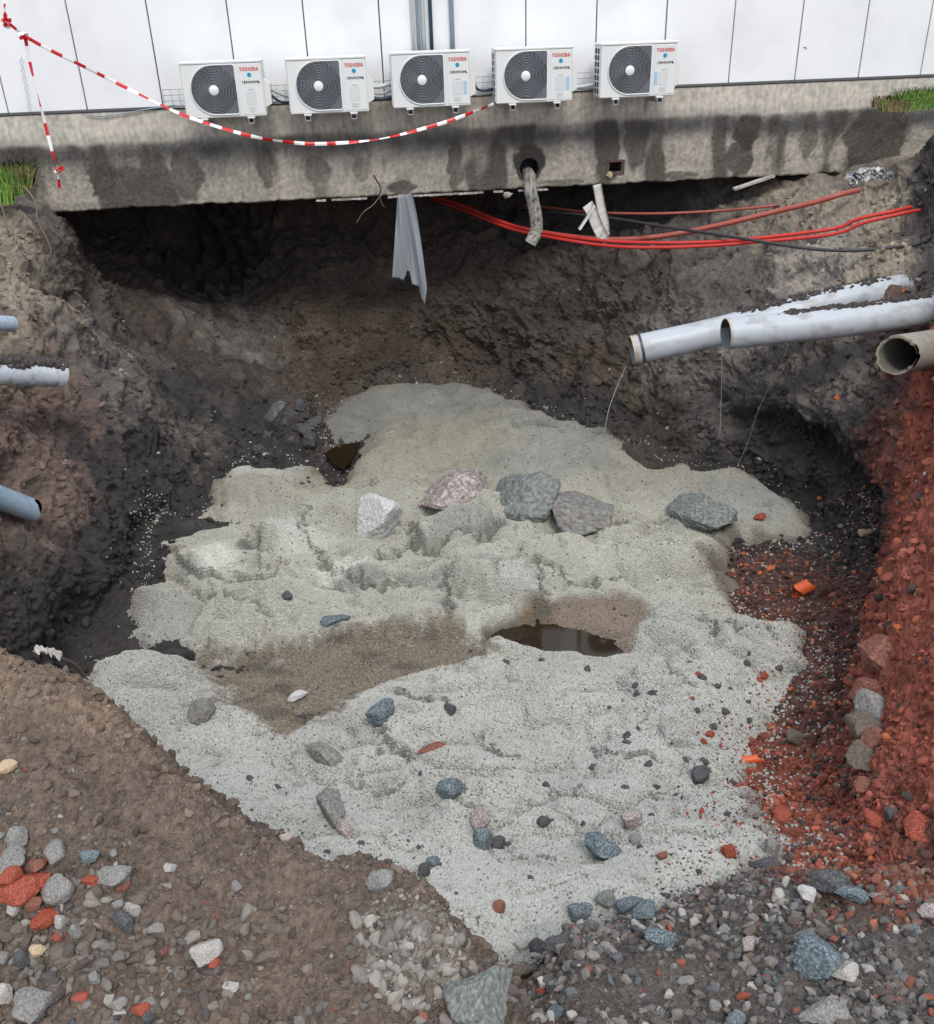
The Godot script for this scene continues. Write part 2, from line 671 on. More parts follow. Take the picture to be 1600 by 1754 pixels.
func make_rock_meshes() -> void:
	rocks.fine = []
	for i in 5:
		rocks.fine.append(rock_shape(100 + i, 0, 9, Vector3(1, rng.randf_range(0.65, 0.9), rng.randf_range(0.75, 1)), 0.25))
	rocks.small = []
	for i in 7:
		rocks.small.append(rock_shape(200 + i, 2, 11, Vector3(1, rng.randf_range(0.55, 0.85), rng.randf_range(0.65, 0.95)), 0.12))
	rocks.lump = []
	for i in 6:
		rocks.lump.append(rock_shape(300 + i, 2, 6, Vector3(1, rng.randf_range(0.65, 0.9), rng.randf_range(0.75, 1)), 0.45, 0.4))
	rocks.stone = []
	for i in 8:
		rocks.stone.append(rock_shape(400 + i, 3, 13, Vector3(1, rng.randf_range(0.6, 0.85), rng.randf_range(0.65, 0.95)), 0.10))
	rocks.round = []
	for i in 3:
		rocks.round.append(rock_shape(500 + i, 3, 8, Vector3(1, 0.8, 0.9), 0.12, 0.6))
	rocks.boulder = []
	for i in 6:
		rocks.boulder.append(rock_shape(600 + i, 4, 10, Vector3(1, 0.85, 0.9), 0.09, 0.04))
	rocks.slab = []
	for i in 4:
		rocks.slab.append(rock_shape(700 + i, 3, 12, Vector3(1, 0.32, 0.5), 0.10))
	rocks.bead = []
	for i in 3:
		rocks.bead.append(rock_shape(800 + i, 1, 4, Vector3(1, 0.85, 0.95), 0.3, 0.3))


# ---------------------------------------------------------------- pit wall
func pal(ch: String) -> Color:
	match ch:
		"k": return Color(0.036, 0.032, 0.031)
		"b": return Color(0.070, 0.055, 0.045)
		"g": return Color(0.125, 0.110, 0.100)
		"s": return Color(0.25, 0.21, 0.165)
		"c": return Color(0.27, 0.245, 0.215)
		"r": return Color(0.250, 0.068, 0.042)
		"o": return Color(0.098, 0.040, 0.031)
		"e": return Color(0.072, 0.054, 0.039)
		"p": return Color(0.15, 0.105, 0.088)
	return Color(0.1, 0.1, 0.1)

func W(x: float, y: float, z: float) -> Vector3:
	return Vector3(x, y, z)

func seg_dist(p: Vector3, a: Vector3, b: Vector3) -> float:
	var ab := b - a
	var t := clampf((p - a).dot(ab) / ab.length_squared(), 0, 1)
	return p.distance_to(a + ab * t)

func build_pit_wall() -> void:
	# columns from the near left round the back to the near right; rows from the foot to the top
	var net := [
		[W(-2.3, -1.5, -3.2), W(-2.6, -0.9, -3.0), W(-2.75, -0.3, -2.9), W(-2.9, 0.3, -2.8), W(-3.0, 0.9, -2.7), "bbbbbbb"],
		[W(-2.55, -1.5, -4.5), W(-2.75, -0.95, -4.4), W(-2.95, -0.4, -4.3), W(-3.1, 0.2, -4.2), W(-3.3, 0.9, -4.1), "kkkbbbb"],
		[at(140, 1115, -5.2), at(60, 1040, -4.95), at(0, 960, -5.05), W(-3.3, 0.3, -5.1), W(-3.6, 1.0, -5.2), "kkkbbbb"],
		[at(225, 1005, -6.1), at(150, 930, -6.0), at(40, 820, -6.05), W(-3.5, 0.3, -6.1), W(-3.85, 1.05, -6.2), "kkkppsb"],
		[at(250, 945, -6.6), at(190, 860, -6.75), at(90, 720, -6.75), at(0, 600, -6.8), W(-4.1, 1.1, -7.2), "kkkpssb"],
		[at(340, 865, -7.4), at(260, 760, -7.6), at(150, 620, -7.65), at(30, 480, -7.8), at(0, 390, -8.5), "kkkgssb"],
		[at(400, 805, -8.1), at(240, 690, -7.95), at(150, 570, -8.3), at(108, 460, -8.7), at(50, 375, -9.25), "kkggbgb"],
		[at(460, 795, -8.35), at(370, 690, -9.0), at(250, 560, -9.9), at(170, 470, -10.5), at(120, 385, -11.1), "kkkbbbb"],  # cavity columns from here: earth tones lowered, adding its shade to the colour
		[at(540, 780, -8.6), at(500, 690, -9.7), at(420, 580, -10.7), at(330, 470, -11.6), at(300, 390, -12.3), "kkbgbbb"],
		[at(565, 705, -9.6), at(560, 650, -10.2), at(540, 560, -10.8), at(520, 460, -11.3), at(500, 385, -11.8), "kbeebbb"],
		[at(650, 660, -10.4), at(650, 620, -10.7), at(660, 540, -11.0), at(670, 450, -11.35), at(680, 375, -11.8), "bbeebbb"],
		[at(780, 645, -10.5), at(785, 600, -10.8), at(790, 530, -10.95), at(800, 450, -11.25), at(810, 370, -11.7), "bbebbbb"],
		[at(930, 695, -9.5), at(930, 630, -10.1), at(935, 550, -10.35), at(940, 460, -10.7), at(945, 365, -11.3), "kkbbbkb"],  # upper row darker still, undercut shade put into the soil tone
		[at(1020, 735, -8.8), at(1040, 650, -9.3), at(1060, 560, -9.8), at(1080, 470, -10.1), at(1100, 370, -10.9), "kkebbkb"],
		[at(1100, 775, -8.2), at(1130, 700, -8.5), at(1150, 600, -8.9), at(1190, 470, -9.5), at(1230, 360, -10.6), "kbbgggb"],
		[at(1200, 800, -7.85), at(1230, 720, -8.1), at(1260, 600, -8.5), at(1310, 450, -9.3), at(1360, 340, -10.2), "kkgggsb"],
		[at(1300, 820, -7.6), at(1340, 730, -7.6), at(1370, 620, -7.8), at(1420, 450, -8.7), at(1450, 330, -9.8), "kkkgcsb"],
		[at(1395, 890, -6.9), at(1430, 800, -7.0), at(1460, 640, -7.2), at(1510, 450, -8.2), at(1530, 318, -9.5), "kkkgssb"],
		[at(1480, 935, -6.2), at(1490, 850, -6.5), at(1530, 670, -6.7), at(1590, 450, -7.9), at(1600, 250, -9.3), "okkogkb"],
		[at(1490, 1000, -5.4), at(1530, 930, -5.5), at(1570, 750, -6.0), at(1620, 550, -6.8), at(1680, 350, -7.5), "oorrobb"],
		[at(1440, 1130, -4.6), at(1490, 1060, -4.7), at(1560, 900, -5.1), at(1640, 700, -5.6), at(1720, 500, -6.0), "oorrrrb"],
		[at(1420, 1280, -3.75), at(1470, 1230, -3.8), at(1540, 1060, -4.1), at(1640, 880, -4.5), at(1750, 700, -4.8), "rrrrrrb"],
		[at(1430, 1400, -3.1), at(1490, 1330, -3.15), at(1560, 1210, -3.35), at(1660, 1050, -3.6), at(1800, 900, -3.8), "rrrrrrb"],
		[at(1430, 1500, -2.55), at(1500, 1440, -2.65), at(1570, 1360, -2.8), at(1680, 1250, -2.9), at(1830, 1130, -3.0), "rrrrrrb"],
		[at(1440, 1600, -2.0), at(1530, 1560, -2.1), at(1620, 1500, -2.25), at(1740, 1420, -2.3), at(1900, 1330, -2.3), "ooooooo"],
	]
	var nc := net.size()
	var pts := []
	var cols := []
	for k in nc:
		var col: Array = net[k].slice(0, 5)
		var foot: Vector3 = col[0]
		var mid := Vector3(0.0, 0, -6.0 if foot.z < -4.5 else foot.z - 0.8)
		var dir := (mid - foot) * Vector3(1, 0, 1)
		var inner := foot + dir.normalized() * 1.1
		inner.y = base_fill(inner.z) - (0.13 if k < 20 else 0.30)
		foot.y = minf(foot.y, base_fill(foot.z) + 0.05)
		col[0] = foot
		var top: Vector3 = col[4]
		var out: Vector3
		if k < 6:
			out = Vector3(top.x - 3.2, 1.05, top.z)
		elif k == 6:
			out = Vector3(top.x - 1.5, 0.95, top.z + 0.3)
		elif k < 14:
			out = top + Vector3(0, 1.2, -0.4)
		elif k < 16:
			out = top + Vector3(0.2, 0.35, -0.7)
		else:
			out = Vector3(top.x + 4.2, 1.42, top.z - 0.5) if k < 22 else Vector3(top.x + 2.2, [0.9, 0.1, -0.9][k - 22], top.z - 0.3)
		col.push_front(inner)
		col.push_back(out)
		pts.append(col)
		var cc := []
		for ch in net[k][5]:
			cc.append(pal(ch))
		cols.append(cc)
	var per_u := 38
	var per_v := [26, 36, 44, 44, 40, 18]
	var nu := (nc - 1) * per_u + 1
	var nv := 1
	for q in per_v:
		nv += q
	loft_nu = nu
	loft_nv = nv
	var base := PackedVector3Array()
	base.resize(nu * nv)
	var tone := PackedColorArray()
	tone.resize(nu * nv)
	for i in nu:
		var s := mini(i / per_u, nc - 2)
		var t := float(i - s * per_u) / per_u
		var row := []
		for r in 7:
			var a: Vector3 = pts[s][r]
			row.append(a.cubic_interpolate(pts[s + 1][r], pts[maxi(s - 1, 0)][r], pts[mini(s + 2, nc - 1)][r], t))
		var j := 0
		for r in 6:
			var a: Vector3 = row[r]
			var b: Vector3 = row[r + 1]
			var pa: Vector3 = row[maxi(r - 1, 0)]
			var pb: Vector3 = row[mini(r + 2, 6)]
			if r == 4:
				pb = b + (pb - b).limit_length(0.7)
			var steps: int = per_v[r] + (1 if r == 5 else 0)
			for q in steps:
				var v: float = float(q) / per_v[r]
				var p := a.cubic_interpolate(b, pa, pb, v) if r < 5 else a.lerp(b, v)
				base[i * nv + j] = p
				# tone, looked up through a noise so that the borders wander
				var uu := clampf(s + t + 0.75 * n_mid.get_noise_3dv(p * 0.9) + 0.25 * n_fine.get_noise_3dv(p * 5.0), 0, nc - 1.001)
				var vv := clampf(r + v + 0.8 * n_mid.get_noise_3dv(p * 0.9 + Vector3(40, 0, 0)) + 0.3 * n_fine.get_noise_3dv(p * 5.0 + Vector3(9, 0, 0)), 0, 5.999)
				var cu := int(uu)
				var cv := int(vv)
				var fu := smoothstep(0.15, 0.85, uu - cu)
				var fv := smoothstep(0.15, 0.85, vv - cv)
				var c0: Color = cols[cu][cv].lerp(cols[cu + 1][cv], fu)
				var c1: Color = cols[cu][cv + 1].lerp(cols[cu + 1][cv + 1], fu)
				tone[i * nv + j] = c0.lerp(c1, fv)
				j += 1
	# normals of the smooth surface, then relief
	var grooves := [
		[[at(1240, 700, -8.1), at(1330, 725, -7.7), at(1420, 770, -7.1), at(1480, 840, -6.6), at(1505, 885, -6.3)], 0.13, 0.34],
		[[at(285, 500, -9.7), at(235, 560, -8.9), at(210, 620, -8.3), at(200, 700, -7.8), at(215, 780, -7.5)], 0.06, 0.16],
		[[at(330, 430, -12.1), at(370, 450, -12.0)], 0.5, 0.7],
		[[at(505, 440, -11.8), at(540, 540, -11.2)], 0.12, 0.2],
		[[at(175, 735, -7.0), at(205, 790, -6.95)], 0.06, 0.1],
		[[at(735, 580, -10.9), at(820, 640, -10.3)], 0.1, 0.15],
		[[at(1180, 665, -8.5), at(1230, 680, -8.3)], 0.1, 0.12],
	]
	var p2 := PackedVector3Array()
	p2.resize(nu * nv)
	var rocky := at(980, 520, -10.4)
	var sgn := 0.0
	for i in range(2, nu - 2, 50):
		for j in range(40, nv - 30, 20):
			var q := (base[(i + 1) * nv + j] - base[(i - 1) * nv + j]).cross(base[i * nv + j + 1] - base[i * nv + j - 1])
			sgn += signf(q.dot(EYE - base[i * nv + j]))
	sgn = signf(sgn)
	for i in nu:
		for j in nv:
			var id := i * nv + j
			var p := base[id]
			var nn := (base[mini(i + 1, nu - 1) * nv + j] - base[maxi(i - 1, 0) * nv + j]).cross(base[i * nv + mini(j + 1, nv - 1)] - base[i * nv + maxi(j - 1, 0)]).normalized() * sgn
			var near := clampf((-p.z - 2.0) / 4.0, 0.35, 1.0)
			var warp := p + Vector3(n_fine.get_noise_3dv(p * 2.0), n_fine.get_noise_3dv(p * 2.0 + Vector3(7, 1, 3)), 0.0) * 0.18
			var h := 0.16 * n_big.get_noise_3dv(p * 0.75) * near
			var east := smoothstep(0.72, 0.80, float(i) / nu)
			h += (0.13 * (n_ridge.get_noise_3dv(warp * 0.8) - 0.2) + 0.05 * (n_ridge.get_noise_3dv(warp * 2.3) - 0.2)) * near * (1.0 - 0.8 * east)
			h += east * (0.010 * n_fine.get_noise_3dv(p * 23.0) + 0.02 * n_mid.get_noise_3dv(p * 3.0))
			var ck := n_cell.get_noise_3dv(warp * 3.4)      # -1 in the cracks
			var rw := smoothstep(2.2, 0.5, p.distance_to(rocky))
			h += (0.035 + 0.12 * rw) * clampf(ck + 0.9, 0.0, 0.7) * (1.0 - 0.5 * east)
			var ck2 := n_cell.get_noise_3dv(warp * 9.0 + Vector3(3, 3, 3))
			h += (0.018 + 0.03 * rw) * clampf(ck2 + 0.9, 0, 0.8)
			h += 0.034 * n_mid.get_noise_3dv(p * 5.0)
			h += 0.016 * absf(n_fine.get_noise_3dv(p * 13.0))
			h += 0.009 * n_fine.get_noise_3dv(p * 34.0)
			var rough := 0.35 if j < 20 else 1.0
			h *= rough
			if j < 30:
				h += 0.012 * n_mid.get_noise_3dv(p * 3.5) + 0.008 * n_fine.get_noise_3dv(p * 19.0)
			for g in grooves:
				var line: Array = g[0]
				var rad: float = g[1]
				if absf(p.x - line[0].x) > 2.5:
					continue
				var dm := 9.0
				for k in line.size() - 1:
					dm = minf(dm, seg_dist(p, line[k], line[k + 1]))
				dm += 0.4 * rad * n_fine.get_noise_3dv(p * 6.0)
				if dm < rad * 2.0:
					h -= g[2] * exp(-pow(dm / rad, 2.0))
			p2[id] = p + nn * h
			var c := tone[id]
			var f := 1.0 + 0.35 * n_mid.get_noise_3dv(p * 2.6 + Vector3(5, 5, 5)) + 0.28 * n_fine.get_noise_3dv(p * 17.0)
			var dry := smoothstep(0.1, 0.5, n_mid.get_noise_3dv(p * 1.7 + Vector3(15, 0, 5)))
			c = c.lerp(Color(c.r * 1.5 + 0.02, c.g * 1.45 + 0.02, c.b * 1.4 + 0.02), 0.6 * dry)
			tone[id] = Color(c.r * f, c.g * f, c.b * f)
	loft_p = p2
	loft_c = tone
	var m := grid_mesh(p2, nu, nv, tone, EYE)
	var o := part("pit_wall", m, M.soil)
	tag(o, "dark earth wall of the pit, undercut beneath the building, red clay on the right", "", "", "structure")
	var ln := loft_n
	# clods and stones that lie on it or stick out of it
	var count := 62000
	var per := []
	for k in rocks.fine.size():
		per.append([PackedFloat32Array(), rocks.fine[k]])
	for k in rocks.small.size():
		per.append([PackedFloat32Array(), rocks.small[k]])
	for k in count:
		var i := rng.randi_range(1, nu - 2)
		var j := int(pow(rng.randf(), 1.25) * (nv - 30))
		if k > 24000:
			i = rng.randi_range(int(nu * 0.72), nu - 2)
			j = rng.randi_range(2, 60) if rng.randf() < 0.75 else rng.randi_range(2, nv - 30)
		var right := i > nu * 0.7
		var id := i * nv + j
		var p := loft_spot(i, j)
		var s := 0.006 + 0.034 * pow(rng.randf(), 3.2)
		if i < nu * 0.7:
			s = 0.004 + 0.030 * pow(rng.randf(), 5.0)
			if j < 60:
				s *= 1.2
		if p.z > -4.0:
			s *= 0.62
		var c := tone[id]
		var f := rng.randf_range(0.7, 1.35)
		c = Color(c.r * f, c.g * f, c.b * f)
		if k > 24000:
			s = 0.005 + 0.017 * pow(rng.randf(), 2.6)
			var g := rng.randf_range(0.55, 1.5)
			c = Color(c.r * g, c.g * g, c.b * g)
			if j < 62 and rng.randf() < 0.25:
				c = [Color(0.07, 0.055, 0.05), Color(0.30, 0.09, 0.05), Color(0.16, 0.12, 0.10), Color(0.40, 0.28, 0.2)][rng.randi_range(0, 3)]
			if j > 62:
				s = 0.0025 + 0.011 * pow(rng.randf(), 4.0)
		var roll := rng.randf()
		if roll < 0.03:
			c = Color(0.42, 0.40, 0.37)
			s *= 0.55
		elif roll < 0.06 and right:
			c = Color(0.48, 0.13, 0.05)
		elif roll < 0.11 and right:
			c = Color(0.06, 0.045, 0.045)
		var which := rng.randi_range(0, 4) if s < 0.016 else 5 + rng.randi_range(0, 6)
		push(per[which][0], p + ln[id] * s * 0.25, rand_basis(s), c)
	for k in per.size():
		stuff("clods", per[k][1], M.clod, per[k][0], o)

func loft_spot(i: int, j: int) -> Vector3:                # a random place in one cell of the pit wall
	var u := rng.randf()
	var v := rng.randf()
	var id := i * loft_nv + j
	return loft_p[id].lerp(loft_p[id + loft_nv], u).lerp(loft_p[id + 1].lerp(loft_p[id + loft_nv + 1], u), v)

func rand_basis(s: float) -> Basis:
	return Basis(Vector3(rng.randfn(), rng.randfn(), rng.randfn() + 0.001).normalized(), rng.randf() * TAU).scaled(Vector3(s, s, s))

func push(buf: PackedFloat32Array, p: Vector3, b: Basis, c: Color) -> void:
	buf.append_array(PackedFloat32Array([b.x.x, b.y.x, b.z.x, p.x, b.x.y, b.y.y, b.z.y, p.y, b.x.z, b.y.z, b.z.z, p.z, c.r, c.g, c.b, 1.0]))

func stuff(called: String, mesh: Mesh, m: Material, buf: PackedFloat32Array, parent: Node = self) -> MultiMeshInstance3D:
	if buf.size() == 0:
		return null
	var mm := MultiMesh.new()
	mm.transform_format = MultiMesh.TRANSFORM_3D
	mm.use_colors = true
	mm.mesh = mesh
	mm.instance_count = buf.size() / 16
	mm.buffer = buf
	var o := MultiMeshInstance3D.new()
	o.name = numbered(called)
	o.multimesh = mm
	o.material_override = m
	o.set_meta("kind", "stuff")
	parent.add_child(o, true)
	return o


# ---------------------------------------------------------------- fill
func poly_sd(poly: PackedVector2Array, x: float, z: float) -> float:   # positive inside
	var q := Vector2(x, z)
	var dm := 1e9
	var inside := false
	var n := poly.size()
	var j := n - 1
	for i in n:
		var a := poly[i]
		var b := poly[j]
		var ab := b - a
		var t := clampf((q - a).dot(ab) / maxf(ab.length_squared(), 1e-9), 0, 1)
		dm = minf(dm, q.distance_squared_to(a + ab * t))
		if (a.y > z) != (b.y > z) and x < (b.x - a.x) * (z - a.y) / (b.y - a.y) + a.x:
			inside = not inside
		j = i
	return sqrt(dm) if inside else -sqrt(dm)

func sd_at(g: PackedFloat32Array, x: float, z: float) -> float:
	var u := clampf((x - FX0) / (FX1 - FX0) * (SX - 1), 0, SX - 1.001)
	var v := clampf((FZ0 - z) / FZL * (SZ - 1), 0, SZ - 1.001)
	var i := int(u)
	var j := int(v)
	u -= i
	v -= j
	var k := i * SZ + j
	return lerpf(lerpf(g[k], g[k + 1], v), lerpf(g[k + SZ], g[k + SZ + 1], v), u)

func pix_poly(a: Array) -> PackedVector2Array:
	var out := PackedVector2Array()
	for k in range(0, a.size(), 2):
		var p := on_fill(a[k], a[k + 1])
		out.append(Vector2(p.x, p.z))
	return out

func fill_z(j: float) -> float:
	return FZ0 - FZL * pow(j / (FNZ - 1), 1.45)

func fill_index(x: float, z: float) -> Vector2:
	return Vector2((x - FX0) / (FX1 - FX0) * (FNX - 1), pow(maxf(0.0, (FZ0 - z) / FZL), 1.0 / 1.45) * (FNZ - 1))

func fill_y(x: float, z: float) -> float:
	if fill_h.is_empty() or x < FX0 or x > FX1 or z > FZ0 or z < FZ0 - FZL:
		return -99.0
	var q := fill_index(x, z)
	var i := mini(int(q.x), FNX - 2)
	var j := mini(int(q.y), FNZ - 2)
	var u := q.x - i
	var v := q.y - j
	var k := i * FNZ + j
	return lerpf(lerpf(fill_h[k], fill_h[k + 1], v), lerpf(fill_h[k + FNZ], fill_h[k + FNZ + 1], v), u)

func build_fill_data() -> void:
	var outline := pix_poly([115, 1165, 150, 1125, 230, 1105, 300, 1104, 255, 1100, 213, 1085, 220, 1045, 240, 975, 236, 930, 262, 900, 305, 885, 358, 864, 370, 830, 398, 797, 440, 784, 520, 780, 565, 800, 592, 806, 562, 770, 540, 725, 580, 688, 650, 660,
		780, 640, 860, 668, 905, 690, 1000, 725, 1060, 765, 1150, 783, 1240, 800, 1290, 812, 1340, 838, 1385, 868, 1400, 890, 1370, 910, 1300, 908, 1248, 905, 1246, 945, 1215, 965, 1240, 990, 1262, 1030, 1300, 1045, 1350, 1050, 1385, 1085, 1395, 1120,
		1420, 1140, 1395, 1185, 1350, 1230, 1320, 1290, 1300, 1370, 1330, 1420, 1390, 1440, 1370, 1480, 1290, 1500, 1180, 1545, 1100, 1580, 1000, 1600, 900, 1620, 820, 1635])
	outline.append_array(PackedVector2Array([Vector2(-0.2, -1.95), Vector2(-1.2, -2.5), Vector2(-2.3, -3.6), Vector2(-2.6, -4.6)]))
	var film := pix_poly([318, 1130, 345, 1110, 420, 1105, 470, 1110, 520, 1085, 560, 1075, 640, 1072, 780, 1065, 830, 1100, 845, 1130, 760, 1142, 690, 1160, 640, 1178, 590, 1200, 560, 1217, 520, 1242, 480, 1252, 440, 1240, 410, 1222, 380, 1212, 360, 1180, 340, 1160])
	var pool := pix_poly([818, 1084, 850, 1070, 900, 1058, 950, 1058, 1000, 1068, 1050, 1084, 1078, 1104, 1030, 1106, 960, 1097, 880, 1102, 830, 1099])
	var bank := pix_poly([820, 1078, 870, 1052, 910, 1036, 960, 1030, 1010, 1022, 1060, 1012, 1105, 1022, 1115, 1045, 1095, 1075, 1082, 1112, 1030, 1108, 960, 1099, 880, 1104, 830, 1100])
	for g in 4:
		var poly: PackedVector2Array = [outline, film, pool, bank][g]
		var out := PackedFloat32Array()
		out.resize(SX * SZ)
		for i in SX:
			for j in SZ:
				out[i * SZ + j] = poly_sd(poly, lerpf(FX0, FX1, i / (SX - 1.0)), FZ0 - FZL * j / (SZ - 1.0))
		if g == 0:
			sd_fill = out
		elif g == 1:
			sd_film = out
		elif g == 2:
			sd_pool = out
		else:
			sd_bank = out

func build_fill() -> void:
	fill_h.resize(FNX * FNZ)
	fill_c.resize(FNX * FNZ)
	var add := PackedFloat32Array()
	add.resize(FNX * FNZ)
	var groove := PackedFloat32Array()
	groove.resize(FNX * FNZ)
	# mounds and hollows: px, py, radius across, radius in depth, height, steepness of the front
	var bumps := [
		[795, 910, 0.42, 0.32, 0.12, 0.6], [752, 918, 0.22, 0.2, 0.03, 0.6], [838, 912, 0.22, 0.2, 0.03, 0.6], [850, 1005, 0.36, 0.32, 0.11, 0.5], [800, 1000, 0.2, 0.2, 0.05, 0.5],
		[440, 940, 0.10, 0.16, -0.16, 0.0], [370, 965, 0.42, 0.34, 0.11, 0.5], [500, 915, 0.3, 0.26, 0.09, 0.3], [530, 965, 0.28, 0.2, 0.07, 0.5], [300, 1050, 0.42, 0.36, 0.08, 0.6], [270, 930, 0.2, 0.3, 0.07, 0.3],
		[560, 880, 0.3, 0.4, 0.07, 0.0], [640, 960, 0.45, 0.3, 0.06, 0.5], [450, 1040, 0.5, 0.36, 0.07, 0.3], [1000, 960, 0.6, 0.4, 0.08, 0.4], [1150, 960, 0.4, 0.34, 0.10, 0.6], [1310, 1100, 0.42, 0.34, 0.11, 0.7],
		[850, 720, 0.8, 0.9, 0.12, 0.0], [1000, 790, 0.7, 0.6, 0.10, 0.0], [1250, 860, 0.5, 0.4, 0.08, 0.0], [440, 830, 0.4, 0.45, 0.10, 0.2], [700, 800, 0.5, 0.5, 0.05, 0.0], [590, 770, 0.22, 0.55, -0.14, 0.0],
		[230, 1160, 0.42, 0.34, 0.10, 0.5], [1050, 900, 0.3, 0.3, 0.08, 0.4], [925, 747, 0.14, 0.09, -0.05, 0.8], [650, 1215, 0.24, 0.2, 0.07, 0.4], [700, 1250, 0.4, 0.25, 0.06, 0.5], [640, 1300, 0.3, 0.2, 0.04, 0.5],
		[1000, 1180, 0.5, 0.35, 0.05, 0.4], [1230, 1230, 0.4, 0.3, 0.04, 0.4], [850, 1300, 0.35, 0.22, 0.05, 0.6], [930, 1380, 0.3, 0.2, 0.04, 0.6], [1050, 1330, 0.3, 0.2, 0.045, 0.5], [760, 1420, 0.22, 0.14, 0.03, 0.5],
		[480, 1330, 0.3, 0.2, 0.04, 0.3], [600, 1400, 0.25, 0.15, 0.03, 0.4], [1150, 1420, 0.25, 0.16, 0.035, 0.5], [950, 1500, 0.22, 0.14, 0.03, 0.5], [1100, 1180, 0.22, 0.16, 0.05, 0.6], [1200, 1100, 0.3, 0.22, 0.05, 0.6],
		[450, 1128, 0.16, 0.12, -0.04, 0.0], [782, 858, 0.36, 0.34, 0.03, 0.0], [905, 876, 0.4, 0.34, 0.05, 0.0], [1000, 892, 0.4, 0.3, 0.05, 0.0], [650, 905, 0.3, 0.2, 0.03, 0.0], [1195, 892, 0.35, 0.25, 0.06, 0.0], [740, 1278, 0.1, 0.06, -0.02, 0.0],
	]
	for b in bumps:
		var c := on_fill(b[0], b[1])
		var q0 := fill_index(c.x - b[2] * 1.9, c.z + b[3] * 1.9)
		var q1 := fill_index(c.x + b[2] * 1.9, c.z - b[3] * 1.9)
		for i in range(maxi(0, int(q0.x)), mini(FNX, int(q1.x) + 1)):
			var x := lerpf(FX0, FX1, i / (FNX - 1.0))
			for j in range(maxi(0, int(q0.y)), mini(FNZ, int(q1.y) + 1)):
				var z := fill_z(j)
				var wob := 1.0 + 0.35 * n_fine.get_noise_2d(x * 2.6 + b[0], z * 2.6)
				var dx: float = (x - c.x) / (b[2] * wob)
				var dz: float = (z - c.z) / (b[3] * wob)
				if b[5] >= 0.4 and b[4] > 0.0:      # a crack where the lobe rides over its neighbour
					var rr := sqrt(dx * dx + dz * dz)
					add[i * FNZ + j] -= 0.030 * exp(-pow((rr - 1.06) / 0.10, 2.0)) * clampf(0.5 + dz + 0.8 * n_fine.get_noise_2d(x * 3.0, z * 3.0), 0.0, 1.0)
				if dz > 0:                       # the side towards the camera may be steeper, with a rounded brow
					var d2 := dx * dx + dz * dz
					var soft := exp(-d2 * 1.4)
					var hard := smoothstep(1.2, 0.4, sqrt(d2))
					add[i * FNZ + j] += b[4] * lerpf(soft, hard, b[5] * 0.8)
				else:
					add[i * FNZ + j] += b[4] * lerpf(exp(-(dx * dx + dz * dz) * 1.4), smoothstep(1.05, 0.62, absf(dx)) * exp(-dz * dz * 1.4), b[5] * 0.8)
	# cracks between the lobes: depth, half width (m), points in the photograph
	var cracks := [
		[0.05, 0.022, [236, 955, 300, 955, 320, 990, 360, 1005, 395, 1015]], [0.05, 0.02, [532, 894, 517, 929, 542, 944, 552, 964, 602, 979]], [0.04, 0.022, [720, 892, 687, 908, 660, 914, 625, 912]],
		[0.06, 0.024, [712, 919, 687, 934, 674, 954, 652, 959]], [0.06, 0.03, [705, 912, 727, 934, 752, 939, 787, 924, 812, 931, 847, 919, 867, 899]], [0.05, 0.022, [307, 964, 312, 984, 342, 1004, 392, 1016, 440, 985, 490, 968]],
		[0.05, 0.024, [597, 979, 617, 999, 652, 1004, 697, 999]], [0.05, 0.024, [772, 979, 760, 1014, 772, 1054]], [0.05, 0.024, [922, 984, 932, 1029, 925, 1050]], [0.06, 0.026, [255, 1100, 317, 1107, 342, 1134]],
		[0.04, 0.02, [430, 925, 450, 945, 440, 965]], [0.04, 0.018, [930, 985, 990, 995, 1060, 985]], [0.04, 0.018, [1000, 900, 1080, 905, 1140, 890]], [0.045, 0.016, [680, 1190, 720, 1200, 765, 1214]], [0.035, 0.014, [640, 1250, 655, 1290, 700, 1310]],
		[0.035, 0.014, [820, 1250, 835, 1290, 890, 1300]], [0.035, 0.012, [1125, 1335, 1108, 1370, 1112, 1385]], [0.03, 0.012, [880, 1390, 940, 1360, 1000, 1355]], [0.035, 0.014, [1205, 1080, 1240, 1100, 1320, 1110]], [0.03, 0.012, [1010, 1270, 1060, 1300, 1130, 1310]],
		[0.03, 0.012, [850, 1480, 900, 1450, 960, 1460]], [0.03, 0.012, [760, 1350, 800, 1370, 830, 1390]], [0.04, 0.02, [560, 860, 610, 850, 650, 838]], [0.05, 0.03, [880, 752, 925, 746, 990, 738]], [0.035, 0.03, [960, 765, 1040, 758]],
		[0.03, 0.02, [330, 1030, 400, 1050, 470, 1075]], [0.03, 0.015, [1140, 1170, 1180, 1190, 1230, 1195]], [0.03, 0.012, [600, 1330, 640, 1350, 690, 1345]],
	]
